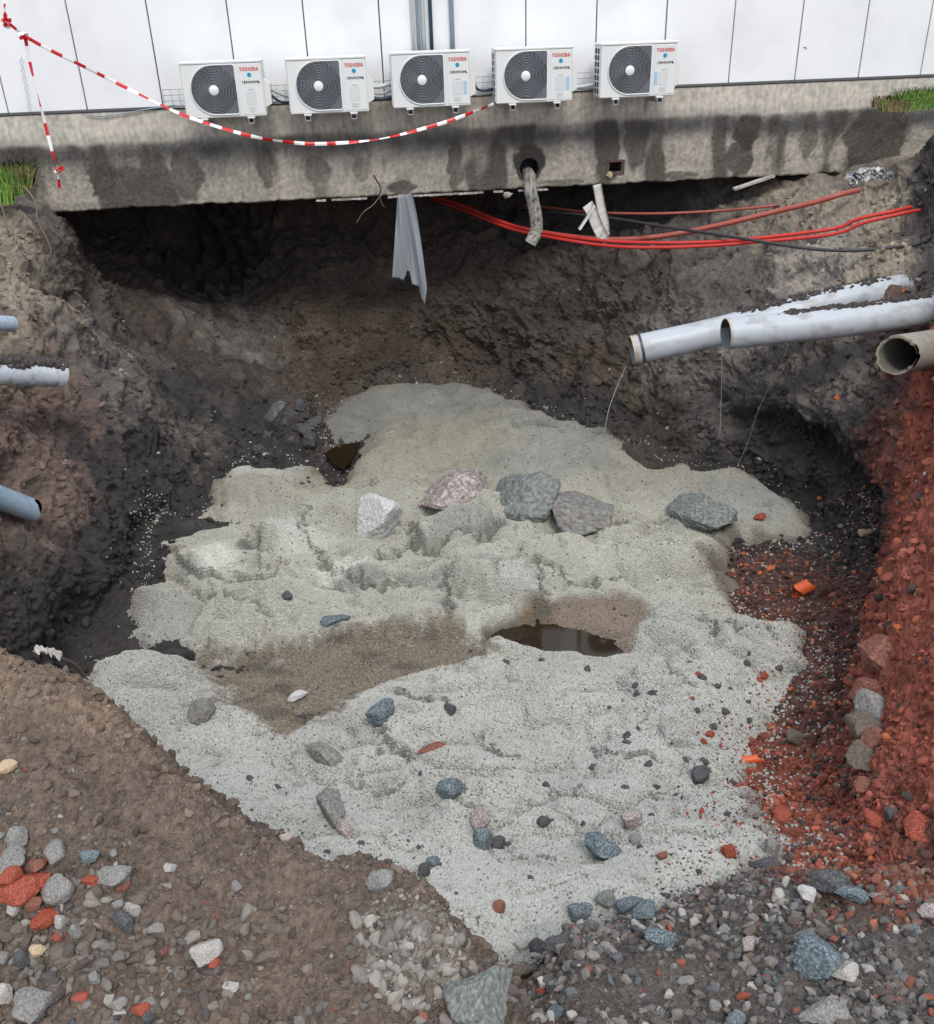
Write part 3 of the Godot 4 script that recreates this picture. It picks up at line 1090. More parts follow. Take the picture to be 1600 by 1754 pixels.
	for cr in cracks:
		var q: Array = cr[2]
		for e in range(0, q.size() - 2, 2):
			var a3 := on_fill(q[e], q[e + 1])
			var b3 := on_fill(q[e + 2], q[e + 3])
			var a := Vector2(a3.x, a3.z)
			var b := Vector2(b3.x, b3.z)
			var w: float = cr[1]
			var r := w * 5.0
			var i0 := fill_index(minf(a.x, b.x) - r, maxf(a.y, b.y) + r)
			var i1 := fill_index(maxf(a.x, b.x) + r, minf(a.y, b.y) - r)
			for i in range(maxi(0, int(i0.x)), mini(FNX, int(i1.x) + 1)):
				var x := lerpf(FX0, FX1, i / (FNX - 1.0))
				for j in range(maxi(0, int(i0.y)), mini(FNZ, int(i1.y) + 1)):
					var z := fill_z(j)
					var c := Vector2(x + 0.04 * n_fine.get_noise_2d(x * 7.0, z * 7.0), z + 0.04 * n_fine.get_noise_2d(x * 7.0 + 50.0, z * 7.0))
					var t := (c - a).dot(b - a) / (b - a).length_squared()
					var d := c.distance_to(a + (b - a) * clampf(t, 0, 1))
					if d < r:
						# the far side swells over the crack
						var far := 1.0 if (b - a).cross(c - a) * signf((b - a).x) < 0.0 else -0.2
						var v: float = -cr[0] * exp(-pow(d / w, 2.0)) + cr[0] * 0.5 * far * exp(-pow((d - 2.4 * w) / (1.5 * w), 2.0))
						groove[i * FNZ + j] = minf(groove[i * FNZ + j], v) if v < 0.0 else (maxf(groove[i * FNZ + j], v) if groove[i * FNZ + j] >= 0.0 else groove[i * FNZ + j])
	# drier pale places, and darker ones: px, py, radii (m), tone
	var spots := []
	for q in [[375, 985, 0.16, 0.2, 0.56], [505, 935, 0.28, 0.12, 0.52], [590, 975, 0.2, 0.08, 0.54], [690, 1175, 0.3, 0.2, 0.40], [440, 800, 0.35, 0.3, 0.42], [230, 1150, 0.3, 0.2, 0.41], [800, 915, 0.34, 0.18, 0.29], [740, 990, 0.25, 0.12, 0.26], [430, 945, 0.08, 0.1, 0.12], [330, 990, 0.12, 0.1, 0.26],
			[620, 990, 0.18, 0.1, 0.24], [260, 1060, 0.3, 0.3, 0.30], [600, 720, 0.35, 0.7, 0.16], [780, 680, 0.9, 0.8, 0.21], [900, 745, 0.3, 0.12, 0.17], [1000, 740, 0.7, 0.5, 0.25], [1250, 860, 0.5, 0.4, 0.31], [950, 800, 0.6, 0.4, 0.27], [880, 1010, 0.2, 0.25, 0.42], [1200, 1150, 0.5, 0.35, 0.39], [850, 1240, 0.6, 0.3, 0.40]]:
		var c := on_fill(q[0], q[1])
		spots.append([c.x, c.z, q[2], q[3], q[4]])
	var p := PackedVector3Array()
	p.resize(FNX * FNZ)
	var keep := PackedByteArray()
	keep.resize(FNX * FNZ)
	for i in FNX:
		var x := lerpf(FX0, FX1, i / (FNX - 1.0))
		for j in FNZ:
			var z := fill_z(j)
			var k := i * FNZ + j
			var wx := x + 0.14 * n_mid.get_noise_2d(x * 1.1, z * 1.1)
			var wz := z + 0.14 * n_mid.get_noise_2d(x * 1.1 + 30.0, z * 1.1)
			var ed := 0.05 * n_mid.get_noise_2d(x * 3.0, z * 3.0) + lerpf(0.008, 0.03, smoothstep(-5.0, -3.5, z)) * n_fine.get_noise_2d(x * 16.0, z * 16.0)
			var sd := sd_at(sd_fill, x, z) + ed
			var y := base_fill(z)
			if sd < 0.24:
				y += -0.085 + (0.085 * sqrt(maxf(sd, 0.0) / 0.24) if sd > 0 else sd * 0.8)
			var fm := sd_at(sd_film, x, z) + ed * 0.8
			var pl := sd_at(sd_pool, x, z) + ed * 0.6
			var flat := smoothstep(-0.1, 0.1, fm)
			var h := add[k] * 1.25
			# slow waves, folded creases, grain
			var calm := smoothstep(-9.0, -6.8, z)
			h += 0.075 * n_fine.get_noise_2d(wx * 0.6, wz * 0.75) + 0.05 * n_fine.get_noise_2d(wx * 1.3 + 11.0, wz * 1.7) * (0.35 + 0.65 * calm) + 0.022 * calm * n_big.get_noise_2d(wx * 1.9 + 20.0, wz * 2.2)
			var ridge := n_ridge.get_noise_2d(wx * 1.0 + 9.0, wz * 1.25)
			h -= lerpf(0.022, 0.035, smoothstep(-3.8, -5.5, z)) * (0.25 + 0.75 * calm) * smoothstep(0.5, 0.85, ridge)
			var ridge2 := n_ridge.get_noise_2d(wx * 2.6 + 3.0, wz * 2.9)
			h -= 0.010 * calm * smoothstep(0.55, 0.9, ridge2) * smoothstep(-3.5, -5.5, z)
			h += 0.0015 * sin((wx * 0.5 + wz) * 30.0 + 6.0 * n_mid.get_noise_2d(x * 0.8, z * 0.8)) * smoothstep(-7.0, -8.2, z)
			h += groove[k]
			h *= 1.0 - 0.75 * flat
			var coarse := smoothstep(-8.6, -6.5, z)
			h += (0.002 + 0.003 * coarse) * (0.3 + 0.7 * calm) * n_mid.get_noise_2d(x * 7.0, z * 7.0) + (0.0008 + 0.0015 * coarse) * n_fine.get_noise_2d(x * 45.0, z * 45.0)
			h -= 0.10 * smoothstep(-0.02, 0.14, fm)
			var bk := sd_at(sd_bank, x, z) + ed * 0.5
			h -= 0.05 * smoothstep(-0.03, 0.1, bk) + 0.075 * smoothstep(-0.10, 0.10, pl)
			y += h
			fill_h[k] = y
			p[k] = Vector3(x, y, z)
			keep[k] = 1 if sd > -0.25 else 0
			# colour: dry pale grey grains; brown scum where water stood; dirt at the rims
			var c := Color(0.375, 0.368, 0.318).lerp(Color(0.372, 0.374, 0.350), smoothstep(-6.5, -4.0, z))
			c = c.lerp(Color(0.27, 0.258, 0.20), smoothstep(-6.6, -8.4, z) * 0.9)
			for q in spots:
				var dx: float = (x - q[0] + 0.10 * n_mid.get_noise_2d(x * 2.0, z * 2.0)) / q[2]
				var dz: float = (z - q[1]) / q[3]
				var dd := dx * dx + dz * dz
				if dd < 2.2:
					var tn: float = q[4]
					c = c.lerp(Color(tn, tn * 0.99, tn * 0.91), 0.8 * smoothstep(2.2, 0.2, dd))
			var f := 1.0 + 0.16 * n_mid.get_noise_2d(x * 1.3 + 5.0, z * 1.3) + 0.05 * n_fine.get_noise_2d(x * 9.0, z * 9.0)
			c = Color(c.r * f, c.g * f, c.b * f)
			c = c.lerp(Color(0.185, 0.148, 0.105).lerp(Color(0.085, 0.062, 0.042), smoothstep(0.0, 0.5, n_mid.get_noise_2d(x * 1.8 + 60.0, z * 2.6))), 0.88 * smoothstep(-0.07, 0.12, fm + 0.12 * n_mid.get_noise_2d(x * 3.0, z * 3.0) + 0.05 * n_fine.get_noise_2d(x * 12.0, z * 12.0)))
			c = c.lerp(Color(0.13, 0.088, 0.048).lerp(Color(0.06, 0.045, 0.032), smoothstep(-0.1, 0.4, n_mid.get_noise_2d(x * 2.0, z * 7.0))).lerp(Color(0.20, 0.155, 0.12), smoothstep(0.45, 0.8, x + 0.25 * n_mid.get_noise_2d(x * 4.0, z * 4.0))), 0.9 * smoothstep(-0.04, 0.05, bk + 0.02 * n_mid.get_noise_2d(x * 6.0, z * 6.0)))
			var dirt := smoothstep(0.16, -0.02, sd + 0.1 * n_mid.get_noise_2d(x * 4.0, z * 4.0)) * (1.0 if z < -7.0 or x > 0.3 else 0.45)
			c = c.lerp(Color(0.10, 0.075, 0.06), 0.75 * dirt)
			var damp := maxf(smoothstep(0.55, 0.95, ridge) * 0.35, smoothstep(-0.006, -0.035, groove[k]) * 0.75)  # shade of folds and cracks put into the fill colour
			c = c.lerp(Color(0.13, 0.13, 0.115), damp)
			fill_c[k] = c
	var bed := fill_c.duplicate()
	for i in FNX:
		for j in FNZ:
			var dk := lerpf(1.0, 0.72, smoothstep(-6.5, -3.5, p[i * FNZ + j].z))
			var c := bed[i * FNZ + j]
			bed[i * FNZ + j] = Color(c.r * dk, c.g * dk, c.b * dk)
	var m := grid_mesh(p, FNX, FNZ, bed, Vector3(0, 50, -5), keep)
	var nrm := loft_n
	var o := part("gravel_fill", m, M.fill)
	tag(o, "pale grey granular fill spread in lumpy lobes over the pit floor", "", "", "structure")
	# grains spilled over the rim on to the earth round it
	var rim := [PackedFloat32Array(), PackedFloat32Array(), PackedFloat32Array()]
	for k in 160000:
		var i := rng.randi_range(int(loft_nu * 0.08), loft_nu - 2)
		var j := rng.randi_range(0, 56)
		var v := loft_spot(i, j)
		var sd := sd_at(sd_fill, v.x, v.z)
		if sd > 0.1 or sd < -0.5 or rng.randf() > (0.34 * exp(sd * 8.0) + 0.012 if i > loft_nu * 0.72 else 0.03 * exp(sd * 20.0)):
			continue
		if v.y < fill_y(v.x, v.z) - 0.005:
			continue
		var g := rng.randf_range(0.30, 0.42)
		var s := rng.randf_range(0.004, 0.009)
		push(rim[k % 3], v + Vector3(rng.randf_range(-0.012, 0.012), s * 0.5, rng.randf_range(-0.012, 0.012)), rand_basis(s), Color(g, g * 0.98, g * 0.9))
	for k in 3:
		stuff("spilled_granules", rocks.bead[k], M.granule, rim[k], o)
	# the grains themselves
	var bufs := [PackedFloat32Array(), PackedFloat32Array(), PackedFloat32Array()]
	var placed := 0
	for k in 760000:
		var z := -1.85 - 7.4 * pow(rng.randf(), 1.5) * 1.12
		var x := rng.randf_range(-2.85, 2.7)
		var sd := sd_at(sd_fill, x, z)
		if sd < -0.02:
			continue
		if rng.randf() > clampf(0.5 + sd * 4.0, 0.0, 1.0) * clampf((z + 9.9) / 4.5, 0.12, 1.0):
			continue
		if sd_at(sd_pool, x, z) > 0.0 or sd_at(sd_bank, x, z) > 0.0 and x < 0.3 + 0.3 * rng.randf():
			continue
		var q := fill_index(x, z)
		var id := int(q.x) * FNZ + int(q.y)
		var c := fill_c[id]
		var film := sd_at(sd_film, x, z)
		var f := rng.randf_range(0.9, 1.16) if film < 0.02 else rng.randf_range(0.6, 1.25)
		if rng.randf() < 0.025:
			f *= 0.3
		c = Color(c.r * f, c.g * f, c.b * f)
		var s := rng.randf_range(0.0040, 0.0082)
		push(bufs[k % 3], Vector3(x, fill_y(x, z) + s * 0.1, z), rand_basis(s), c)
		placed += 1
	for k in 3:
		stuff("granules", rocks.bead[k], M.granule, bufs[k], o)


# ---------------------------------------------------------------- foreground ground
func ground_y(x: float, z: float) -> float:
	if gr_h.is_empty() or x < GX0 or x > GX1 or z < GZ0 or z > GZ1:
		return -99.0
	var u := (x - GX0) / (GX1 - GX0) * (GNX - 1)
	var v := (z - GZ0) / (GZ1 - GZ0) * (GNZ - 1)
	var i := mini(int(u), GNX - 2)
	var j := mini(int(v), GNZ - 2)
	u -= i
	v -= j
	var k := i * GNZ + j
	return lerpf(lerpf(gr_h[k], gr_h[k + 1], v), lerpf(gr_h[k + GNZ], gr_h[k + GNZ + 1], v), u)

func build_ground() -> void:
	var gx := [-2.6, -1.3, -0.7, -0.2, 0.1, 0.6, 1.3, 2.5, 4.6]
	var gz := [-0.9, -1.5, -1.9, -2.3, -2.8, -3.4]
	var gh := [
		[0.10, 0.0, -0.02, -0.02, -0.02, -0.02, -0.02, 0.0, 0.05],
		[0.35, 0.22, 0.12, 0.02, 0.0, -0.02, -0.05, -0.02, 0.25],
		[0.60, 0.47, 0.27, 0.11, -0.12, -0.20, -0.20, -0.10, 0.60],
		[0.78, 0.68, 0.38, 0.17, -0.50, -0.53, -0.38, -0.25, 1.0],
		[0.85, 0.75, 0.50, 0.20, -0.95, -0.92, -0.90, -0.60, 1.25],
		[0.90, 0.80, 0.50, 0.20, -1.30, -1.28, -1.25, -0.90, 1.35],
	]
	var edge := [Vector2(-4.6, -3.05), Vector2(-3.0, -2.75), Vector2(-1.47, -2.41), Vector2(-1.27, -2.33), Vector2(-1.13, -2.24), Vector2(-0.94, -2.16), Vector2(-0.69, -2.05), Vector2(-0.46, -2.0), Vector2(-0.23, -1.99), Vector2(-0.11, -1.92), Vector2(0.02, -1.83), Vector2(0.10, -1.70)]
	gr_h.resize(GNX * GNZ)
	gr_c.resize(GNX * GNZ)
	var p := PackedVector3Array()
	p.resize(GNX * GNZ)
	for i in GNX:
		var x := lerpf(GX0, GX1, i / (GNX - 1.0))
		for j in GNZ:
			var z := lerpf(GZ0, GZ1, j / (GNZ - 1.0))
			var a := 0
			while a < 7 and x > gx[a + 1]:
				a += 1
			var b := 0
			while b < 4 and z < gz[b + 1]:
				b += 1
			var tx := smoothstep(0.0, 1.0, clampf((x - gx[a]) / (gx[a + 1] - gx[a]), 0, 1)) * 0.4 + 0.6 * clampf((x - gx[a]) / (gx[a + 1] - gx[a]), 0, 1)
			var tz := clampf((z - gz[b]) / (gz[b + 1] - gz[b]), 0, 1)
			var y := lerpf(lerpf(gh[b][a], gh[b][a + 1], tx), lerpf(gh[b + 1][a], gh[b + 1][a + 1], tx), tz)
			# the broken edge of the heap on the left
			var wob := 0.05 * n_mid.get_noise_2d(x * 3.5, z * 3.5) + 0.005 * n_fine.get_noise_2d(x * 19.0, z * 19.0)
			var q := Vector2(x, z)
			var dm := 9.0
			var side := 1.0
			for k in edge.size() - 1:
				var e0: Vector2 = edge[k]
				var e1: Vector2 = edge[k + 1]
				var t := clampf((q - e0).dot(e1 - e0) / (e1 - e0).length_squared(), 0, 1)
				var d := q.distance_to(e0 + (e1 - e0) * t)
				if d < dm:
					dm = d
					side = signf((e1 - e0).cross(q - e0))
			var sd := -dm * side + wob           # positive on the pit side
			var w := smoothstep(0.30, 0.02, x)
			y -= w * (2.6 * maxf(0.0, sd) + 0.05 * exp(-pow(sd / 0.06, 2.0)) * 0.5)
			y = maxf(y, -1.7)
			var inner := sd_at(sd_fill, x, z)
			y -= 0.16 * smoothstep(-0.02, 0.15, inner)
			# lumps
			var right := smoothstep(0.0, 0.5, x)
			y += 0.035 * n_big.get_noise_2d(x * 2.2, z * 2.2) + 0.036 * n_mid.get_noise_2d(x * 4.5 + 7.0, z * 4.5)
			y += 0.010 * maxf(0.0, n_fine.get_noise_2d(x * 21.0, z * 21.0)) + 0.005 * n_fine.get_noise_2d(x * 55.0, z * 55.0)
			var block := Vector2((x + 0.25) / 0.16, (z + 1.95) / 0.075)
			y += 0.035 * smoothstep(1.1, 0.7, block.length())
			var id := i * GNZ + j
			gr_h[id] = y
			p[id] = Vector3(x, y, z)
			# brown loam on the heap, grey grit on the right, red at the foot of the clay
			var c := Color(0.150, 0.112, 0.088).lerp(Color(0.215, 0.155, 0.11), smoothstep(-2.0, -2.35, z) * smoothstep(-0.4, -1.0, x))
			c = c.lerp(Color(0.105, 0.092, 0.082), right)
			c = c.lerp(Color(0.19, 0.058, 0.036), smoothstep(1.05, 1.45, x + 0.2 * n_mid.get_noise_2d(x * 2.0, z * 2.0)) * smoothstep(-1.95, -2.2, z))
			c = c.lerp(Color(0.075, 0.058, 0.05), w * smoothstep(0.0, 0.08, sd) * 0.6)
			var pale := Vector2((x + 0.20) / 0.16, (z + 1.74) / 0.16).length()
			c = c.lerp(Color(0.27, 0.245, 0.215), 0.6 * smoothstep(1.2, 0.4, pale + 0.6 * n_mid.get_noise_2d(x * 7.0, z * 7.0)))
			var f := 1.0 + 0.3 * n_mid.get_noise_2d(x * 4.0 + 3.0, z * 4.0) + 0.3 * n_fine.get_noise_2d(x * 30.0, z * 30.0)
			gr_c[id] = Color(c.r * f, c.g * f, c.b * f)
	var m := grid_mesh(p, GNX, GNZ, gr_c, Vector3(0, 50, -2))
	var o := part("ground", m, M.near_soil)
	tag(o, "brown earth heap and stony ground at the near edge of the pit", "", "", "structure")


func build_surroundings() -> void:
	# the land round the pit, out to the horizon
	var xs := [-60.0, -20.0, -9.0, -6.4, -4.1, 4.5, 6.6, 9.0, 20.0, 60.0]
	var zs := [-60.0, -25.0, -16.0, -10.2, -6.0, -3.3, -0.97, 2.0, 8.0, 40.0]
	var st := st_new(true)
	var y := func(x: float, z: float) -> float:
		if z <= -3.3:
			return 0.92 if x < 0.0 else 1.28
		if z < 0.0:
			return 0.06 if x < 0.0 else 0.02
		return -0.06
	for i in xs.size() - 1:
		for j in zs.size() - 1:
			if xs[i] >= -4.2 and xs[i + 1] <= 4.6 and zs[j] >= -3.4 and zs[j + 1] <= -0.9:
				continue
			if xs[i] >= -6.5 and xs[i + 1] <= 6.7 and zs[j] >= -16.1 and zs[j + 1] <= -3.2:
				continue
			var v := []
			for q in [[i, j], [i + 1, j], [i + 1, j + 1], [i, j + 1]]:
				v.append(Vector3(xs[q[0]], y.call(xs[q[0]], zs[q[1]]), zs[q[1]]))
			st.set_color(Color(0.13, 0.115, 0.085))
			quad(st, v[0], v[1], v[2], v[3])
	tag(part("terrain", st_done(st), M.near_soil), "bare level ground round the pit and the building", "", "", "structure")


# ---------------------------------------------------------------- building
func build_building() -> void:
	var b := thing("building", "white panelled building with its stained concrete foundation beam hanging over the pit", "building", wall_origin, wall_basis)
	var joints := [-5.9, -5.2, -4.5, -3.8, -3.07, -2.36, -1.636, -0.94, -0.235, 0.465, 1.163, 1.853, 2.543, 3.22, 3.91, 4.58, 5.24, 5.93, 6.6, 7.3]
	for k in joints.size() - 1:
		var lean := rng.randf_range(-0.003, 0.003)
		var o := part("cladding_panel", box_mesh(Vector3(joints[k] + 0.006, 0.0, -0.045), Vector3(joints[k + 1] - 0.006, 3.2, 0.0), 0.004), M.panel, b, Vector3(0, 0, lean))
		o.rotation.y = rng.randf_range(-0.002, 0.002)
	part("joint_backing", box_mesh(Vector3(-5.9, 0.004, -0.10), Vector3(7.3, 3.18, -0.03)), M.joint, b)
	part("base_flashing", box_mesh(Vector3(-5.9, -0.022, -0.10), Vector3(7.3, -0.002, 0.012), 0.003), M.joint, b)
	# plinth and beam: one weathered concrete face with a soffit
	var nx := 900
	var prof := [Vector2(-0.025, -0.10), Vector2(-0.026, -0.006)]
	for k in 64:
		prof.append(Vector2(lerpf(-0.03, -0.91, k / 63.0), 0.0))
	prof.append(Vector2(-0.922, -0.015))
	prof.append(Vector2(-0.925, -0.08))
	prof.append(Vector2(-0.925, -0.3))
	prof.append(Vector2(-0.70, -0.42))
	var nv := prof.size()
	var p := PackedVector3Array()
	var c := PackedColorArray()
	var solid := PackedByteArray()
	var hq := on_wall(906, 288)
	var sq := on_wall(1053, 286)
	# dark damp marks: px, py, half width, half height (m), strength
	var marks := []
	for s in [[178, 310, 0.15, 0.2, 0.9], [258, 325, 0.14, 0.13, 0.85], [318, 300, 0.17, 0.26, 0.75], [455, 290, 0.08, 0.18, 0.6], [545, 290, 0.12, 0.14, 0.6], [620, 290, 0.08, 0.12, 0.4], [780, 290, 0.06, 0.3, 0.7],
			[905, 275, 0.15, 0.17, 1.0], [1040, 250, 0.13, 0.4, 0.85], [1090, 240, 0.12, 0.3, 0.75], [1280, 225, 0.14, 0.2, 1.0], [1268, 270, 0.13, 0.2, 0.85], [1385, 230, 0.08, 0.28, 0.6], [690, 320, 0.16, 0.07, 0.8], [60, 330, 0.12, 0.2, 0.5], [1160, 300, 0.2, 0.04, 0.7], [960, 312, 0.25, 0.03, 0.6], [360, 355, 0.9, 0.03, 0.5], [1500, 240, 0.35, 0.4, 0.9]]:
		var q := on_wall(s[0], s[1])
		marks.append([q.x, q.y, s[2], s[3], s[4]])
	for i in nx:
		var x := lerpf(-5.9, 7.3, i / (nx - 1.0))
		for j in nv:
			var y: float = prof[j].x
			var z: float = prof[j].y
			var h := 0.0
			var below := smoothstep(-0.27, -0.33, y + 0.03 * n_mid.get_noise_2d(x * 1.3, 3.0))
			if j > 1 and j < nv - 3:
				h = 0.016 * n_mid.get_noise_3d(x * 3.4, y * 3.4, 0.0) * below + 0.004 * n_fine.get_noise_2d(x * 25.0, y * 25.0) * below + 0.012 * below
			p.append(Vector3(x, y + (0.014 * n_mid.get_noise_2d(x * 2.0, 1.0) + 0.012 * maxf(0.0, n_fine.get_noise_2d(x * 7.0, 4.0))) * smoothstep(-0.8, -0.92, y), z + h))
			solid.append(0 if z > -0.01 and (Vector2(x - hq.x, y - hq.y).length() < 0.108 or absf(x - sq.x) < 0.075 and absf(y - sq.y) < 0.052) else 1)
			var g := Color(0.56, 0.515, 0.445).lerp(Color(0.37, 0.335, 0.285), below)
			var f := 1.0 + 0.22 * n_mid.get_noise_2d(x * 2.6, y * 3.0) + 0.12 * n_fine.get_noise_2d(x * 14.0, y * 14.0)
			g = Color(g.r * f, g.g * f, g.b * f)
			# the old soil line
			var band := exp(-pow((y + 0.40 + 0.05 * n_mid.get_noise_2d(x * 0.9, 8.0)) / 0.12, 2.0)) * clampf(1.05 + 0.5 * n_mid.get_noise_2d(x * 1.6, 20.0), 0.0, 1.0)
			g = g.lerp(Color(0.060, 0.058, 0.062), 0.92 * band)
			var mk := 0.0
			for s in marks:
				var dx: float = (x - s[0] + 0.07 * n_mid.get_noise_2d(x * 3.0, y * 3.0 + 5.0)) / s[2]
				var dy: float = (y - s[1]) / s[3]
				if absf(dx) < 1.5 and absf(dy) < 1.6:
					mk = maxf(mk, s[4] * smoothstep(1.08, 0.88, sqrt(dx * dx + dy * dy) + 0.16 * n_mid.get_noise_2d(x * 9.0, y * 9.0)))
			var streak := smoothstep(0.0, 0.3, n_mid.get_noise_2d(x * 1.4, y * 0.5 + 40.0)) * below * 0.85
			mk = maxf(mk, streak)
			g = g.lerp(Color(0.055, 0.045, 0.039), mk * (0.25 + 0.75 * below))
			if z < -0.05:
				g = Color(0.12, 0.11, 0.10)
			c.append(g)
	var o := part("foundation_beam", grid_mesh(p, nx, nv, c, Vector3(0, 0, 8), solid), M.concrete, b)
	o.set_meta("label", "damp stained concrete beam with an old soil line")
	# holes in the beam: sleeves set into the face
	var st := st_new()
	lathe(st, [Vector2(0.128, 0.016), Vector2(0.124, 0.027), Vector2(0.104, 0.024), Vector2(0.100, -0.3), Vector2(0.0, -0.3)], 28, Transform3D(Basis(), Vector3(hq.x, hq.y, 0)))
	part("drain_sleeve", st_done(st), M.cable_black, b)
	st = st_new()
	for e in [[-0.098, -0.074, -0.072, 0.072], [0.074, 0.098, -0.072, 0.072], [-0.073, 0.073, -0.072, -0.050], [-0.073, 0.073, 0.050, 0.072]]:
		add_box(st, Vector3(sq.x + e[0], sq.y + e[2], -0.25), Vector3(sq.x + e[1], sq.y + e[3], 0.024))
	add_box(st, Vector3(sq.x - 0.1, sq.y - 0.08, -0.27), Vector3(sq.x + 0.1, sq.y + 0.08, -0.252))
	part("square_opening", st_done(st), M.root_dark, b)
	# a thin mortar lip along the underside, broken in places
	var lip := st_new()
	for k in 46:
		var x0 := -1.0 + k * 0.052
		if n_mid.get_noise_2d(x0 * 3.0, 77.0) > 0.12:
			continue
		add_box(lip, Vector3(x0, -0.947 + 0.004 * n_fine.get_noise_2d(x0 * 9.0, 0), -0.02), Vector3(x0 + 0.05, -0.928, 0.022 + 0.008 * n_fine.get_noise_2d(x0 * 12.0, 5)), Transform3D(), 0.003)
	part("mortar_lip", st_done(lip), M.rock_pale, b)
	# floor slab behind the beam, and the shell above
	part("floor_slab", box_mesh(Vector3(-5.9, -0.69, -6.0), Vector3(7.3, -0.45, -0.42)), M.slab, b)
	part("rear_wall", box_mesh(Vector3(-5.9, -0.44, -6.0), Vector3(7.3, 3.2, -5.8)), M.panel, b)
	part("roof", box_mesh(Vector3(-6.0, 3.21, -6.1), Vector3(7.4, 3.4, 0.1)), M.slab, b)
	part("side_wall", box_mesh(Vector3(-5.9, -0.44, -5.79), Vector3(-5.8, 3.2, -0.11)), M.panel, b)
	part("side_wall", box_mesh(Vector3(7.2, -0.44, -5.79), Vector3(7.3, 3.2, -0.11)), M.panel, b)


func blade_field(called: String, label: String, centers: Array, per: int, height: float) -> void:
	var st := SurfaceTool.new()
	st.begin(Mesh.PRIMITIVE_TRIANGLES)
	for q in centers:
		var c: Vector3 = q[0]
		for k in per:
			var a := rng.randf() * TAU
			var r: float = q[1] * sqrt(rng.randf())
			var base := c + Vector3(cos(a) * r, -0.02, sin(a) * r * q[2])
			var lean := Vector3(cos(a) * rng.randf_range(0.1, 0.9), 0, sin(a) * rng.randf_range(0.1, 0.9)) + Vector3(rng.randfn() * 0.45, 0, 0.2 + 0.3 * rng.randfn())
			var h := height * rng.randf_range(0.5, 1.15)
			var dry: bool = rng.randf() < q[3]
			var col := Color(0.09, 0.22, 0.03).lerp(Color(0.19, 0.34, 0.05), rng.randf()) if not dry else Color(0.24, 0.17, 0.08).lerp(Color(0.15, 0.09, 0.05), rng.randf())
			var w := Vector3(-sin(a), 0, cos(a)) * 0.004
			var m := base + Vector3(0, h * 0.62, 0) + lean * h * 0.25
			var t := base + Vector3(0, h * (0.95 if not dry else 0.7), 0) + lean * h * 0.75
			st.set_color(col)
			var nn := (Vector3(0, 1, 0.35) + lean * 0.4).normalized()
			st.set_normal(nn)
			for v in [base - w, base + w, m + w * 0.8, base - w, m + w * 0.8, m - w * 0.8, m - w * 0.8, m + w * 0.8, t]:
				st.add_vertex(v)
	var o := part(called, st.commit(), M.grass)
	tag(o, label, "grass", "", "stuff")

func build_lawns() -> void:
	blade_field("grass", "tuft of long green grass hanging over the pit's left bank", [[at(-5, 345, -8.6), 0.16, 1.0, 0.05], [at(-30, 330, -8.8), 0.25, 1.0, 0.0], [at(40, 318, -8.9), 0.12, 1.0, 0.9], [at(22, 330, -8.8), 0.10, 1.0, 0.3]], 420, 0.30)
	var ce := []
	for k in 14:
		ce.append([at(1530 + k * 14, 186 - k * 1.3, -9.25 - 0.04 * k), 0.13, 1.0, 0.16 if k > 1 else 0.75])
	for k in 8:
		ce.append([at(1560 + k * 24, 172 - k, -9.6), 0.2, 1.0, 0.04])
	ce.append([at(1515, 180, -9.3), 0.12, 1.0, 0.9])
	blade_field("grass", "strip of short green lawn at the top of the right bank", ce, 330, 0.13)


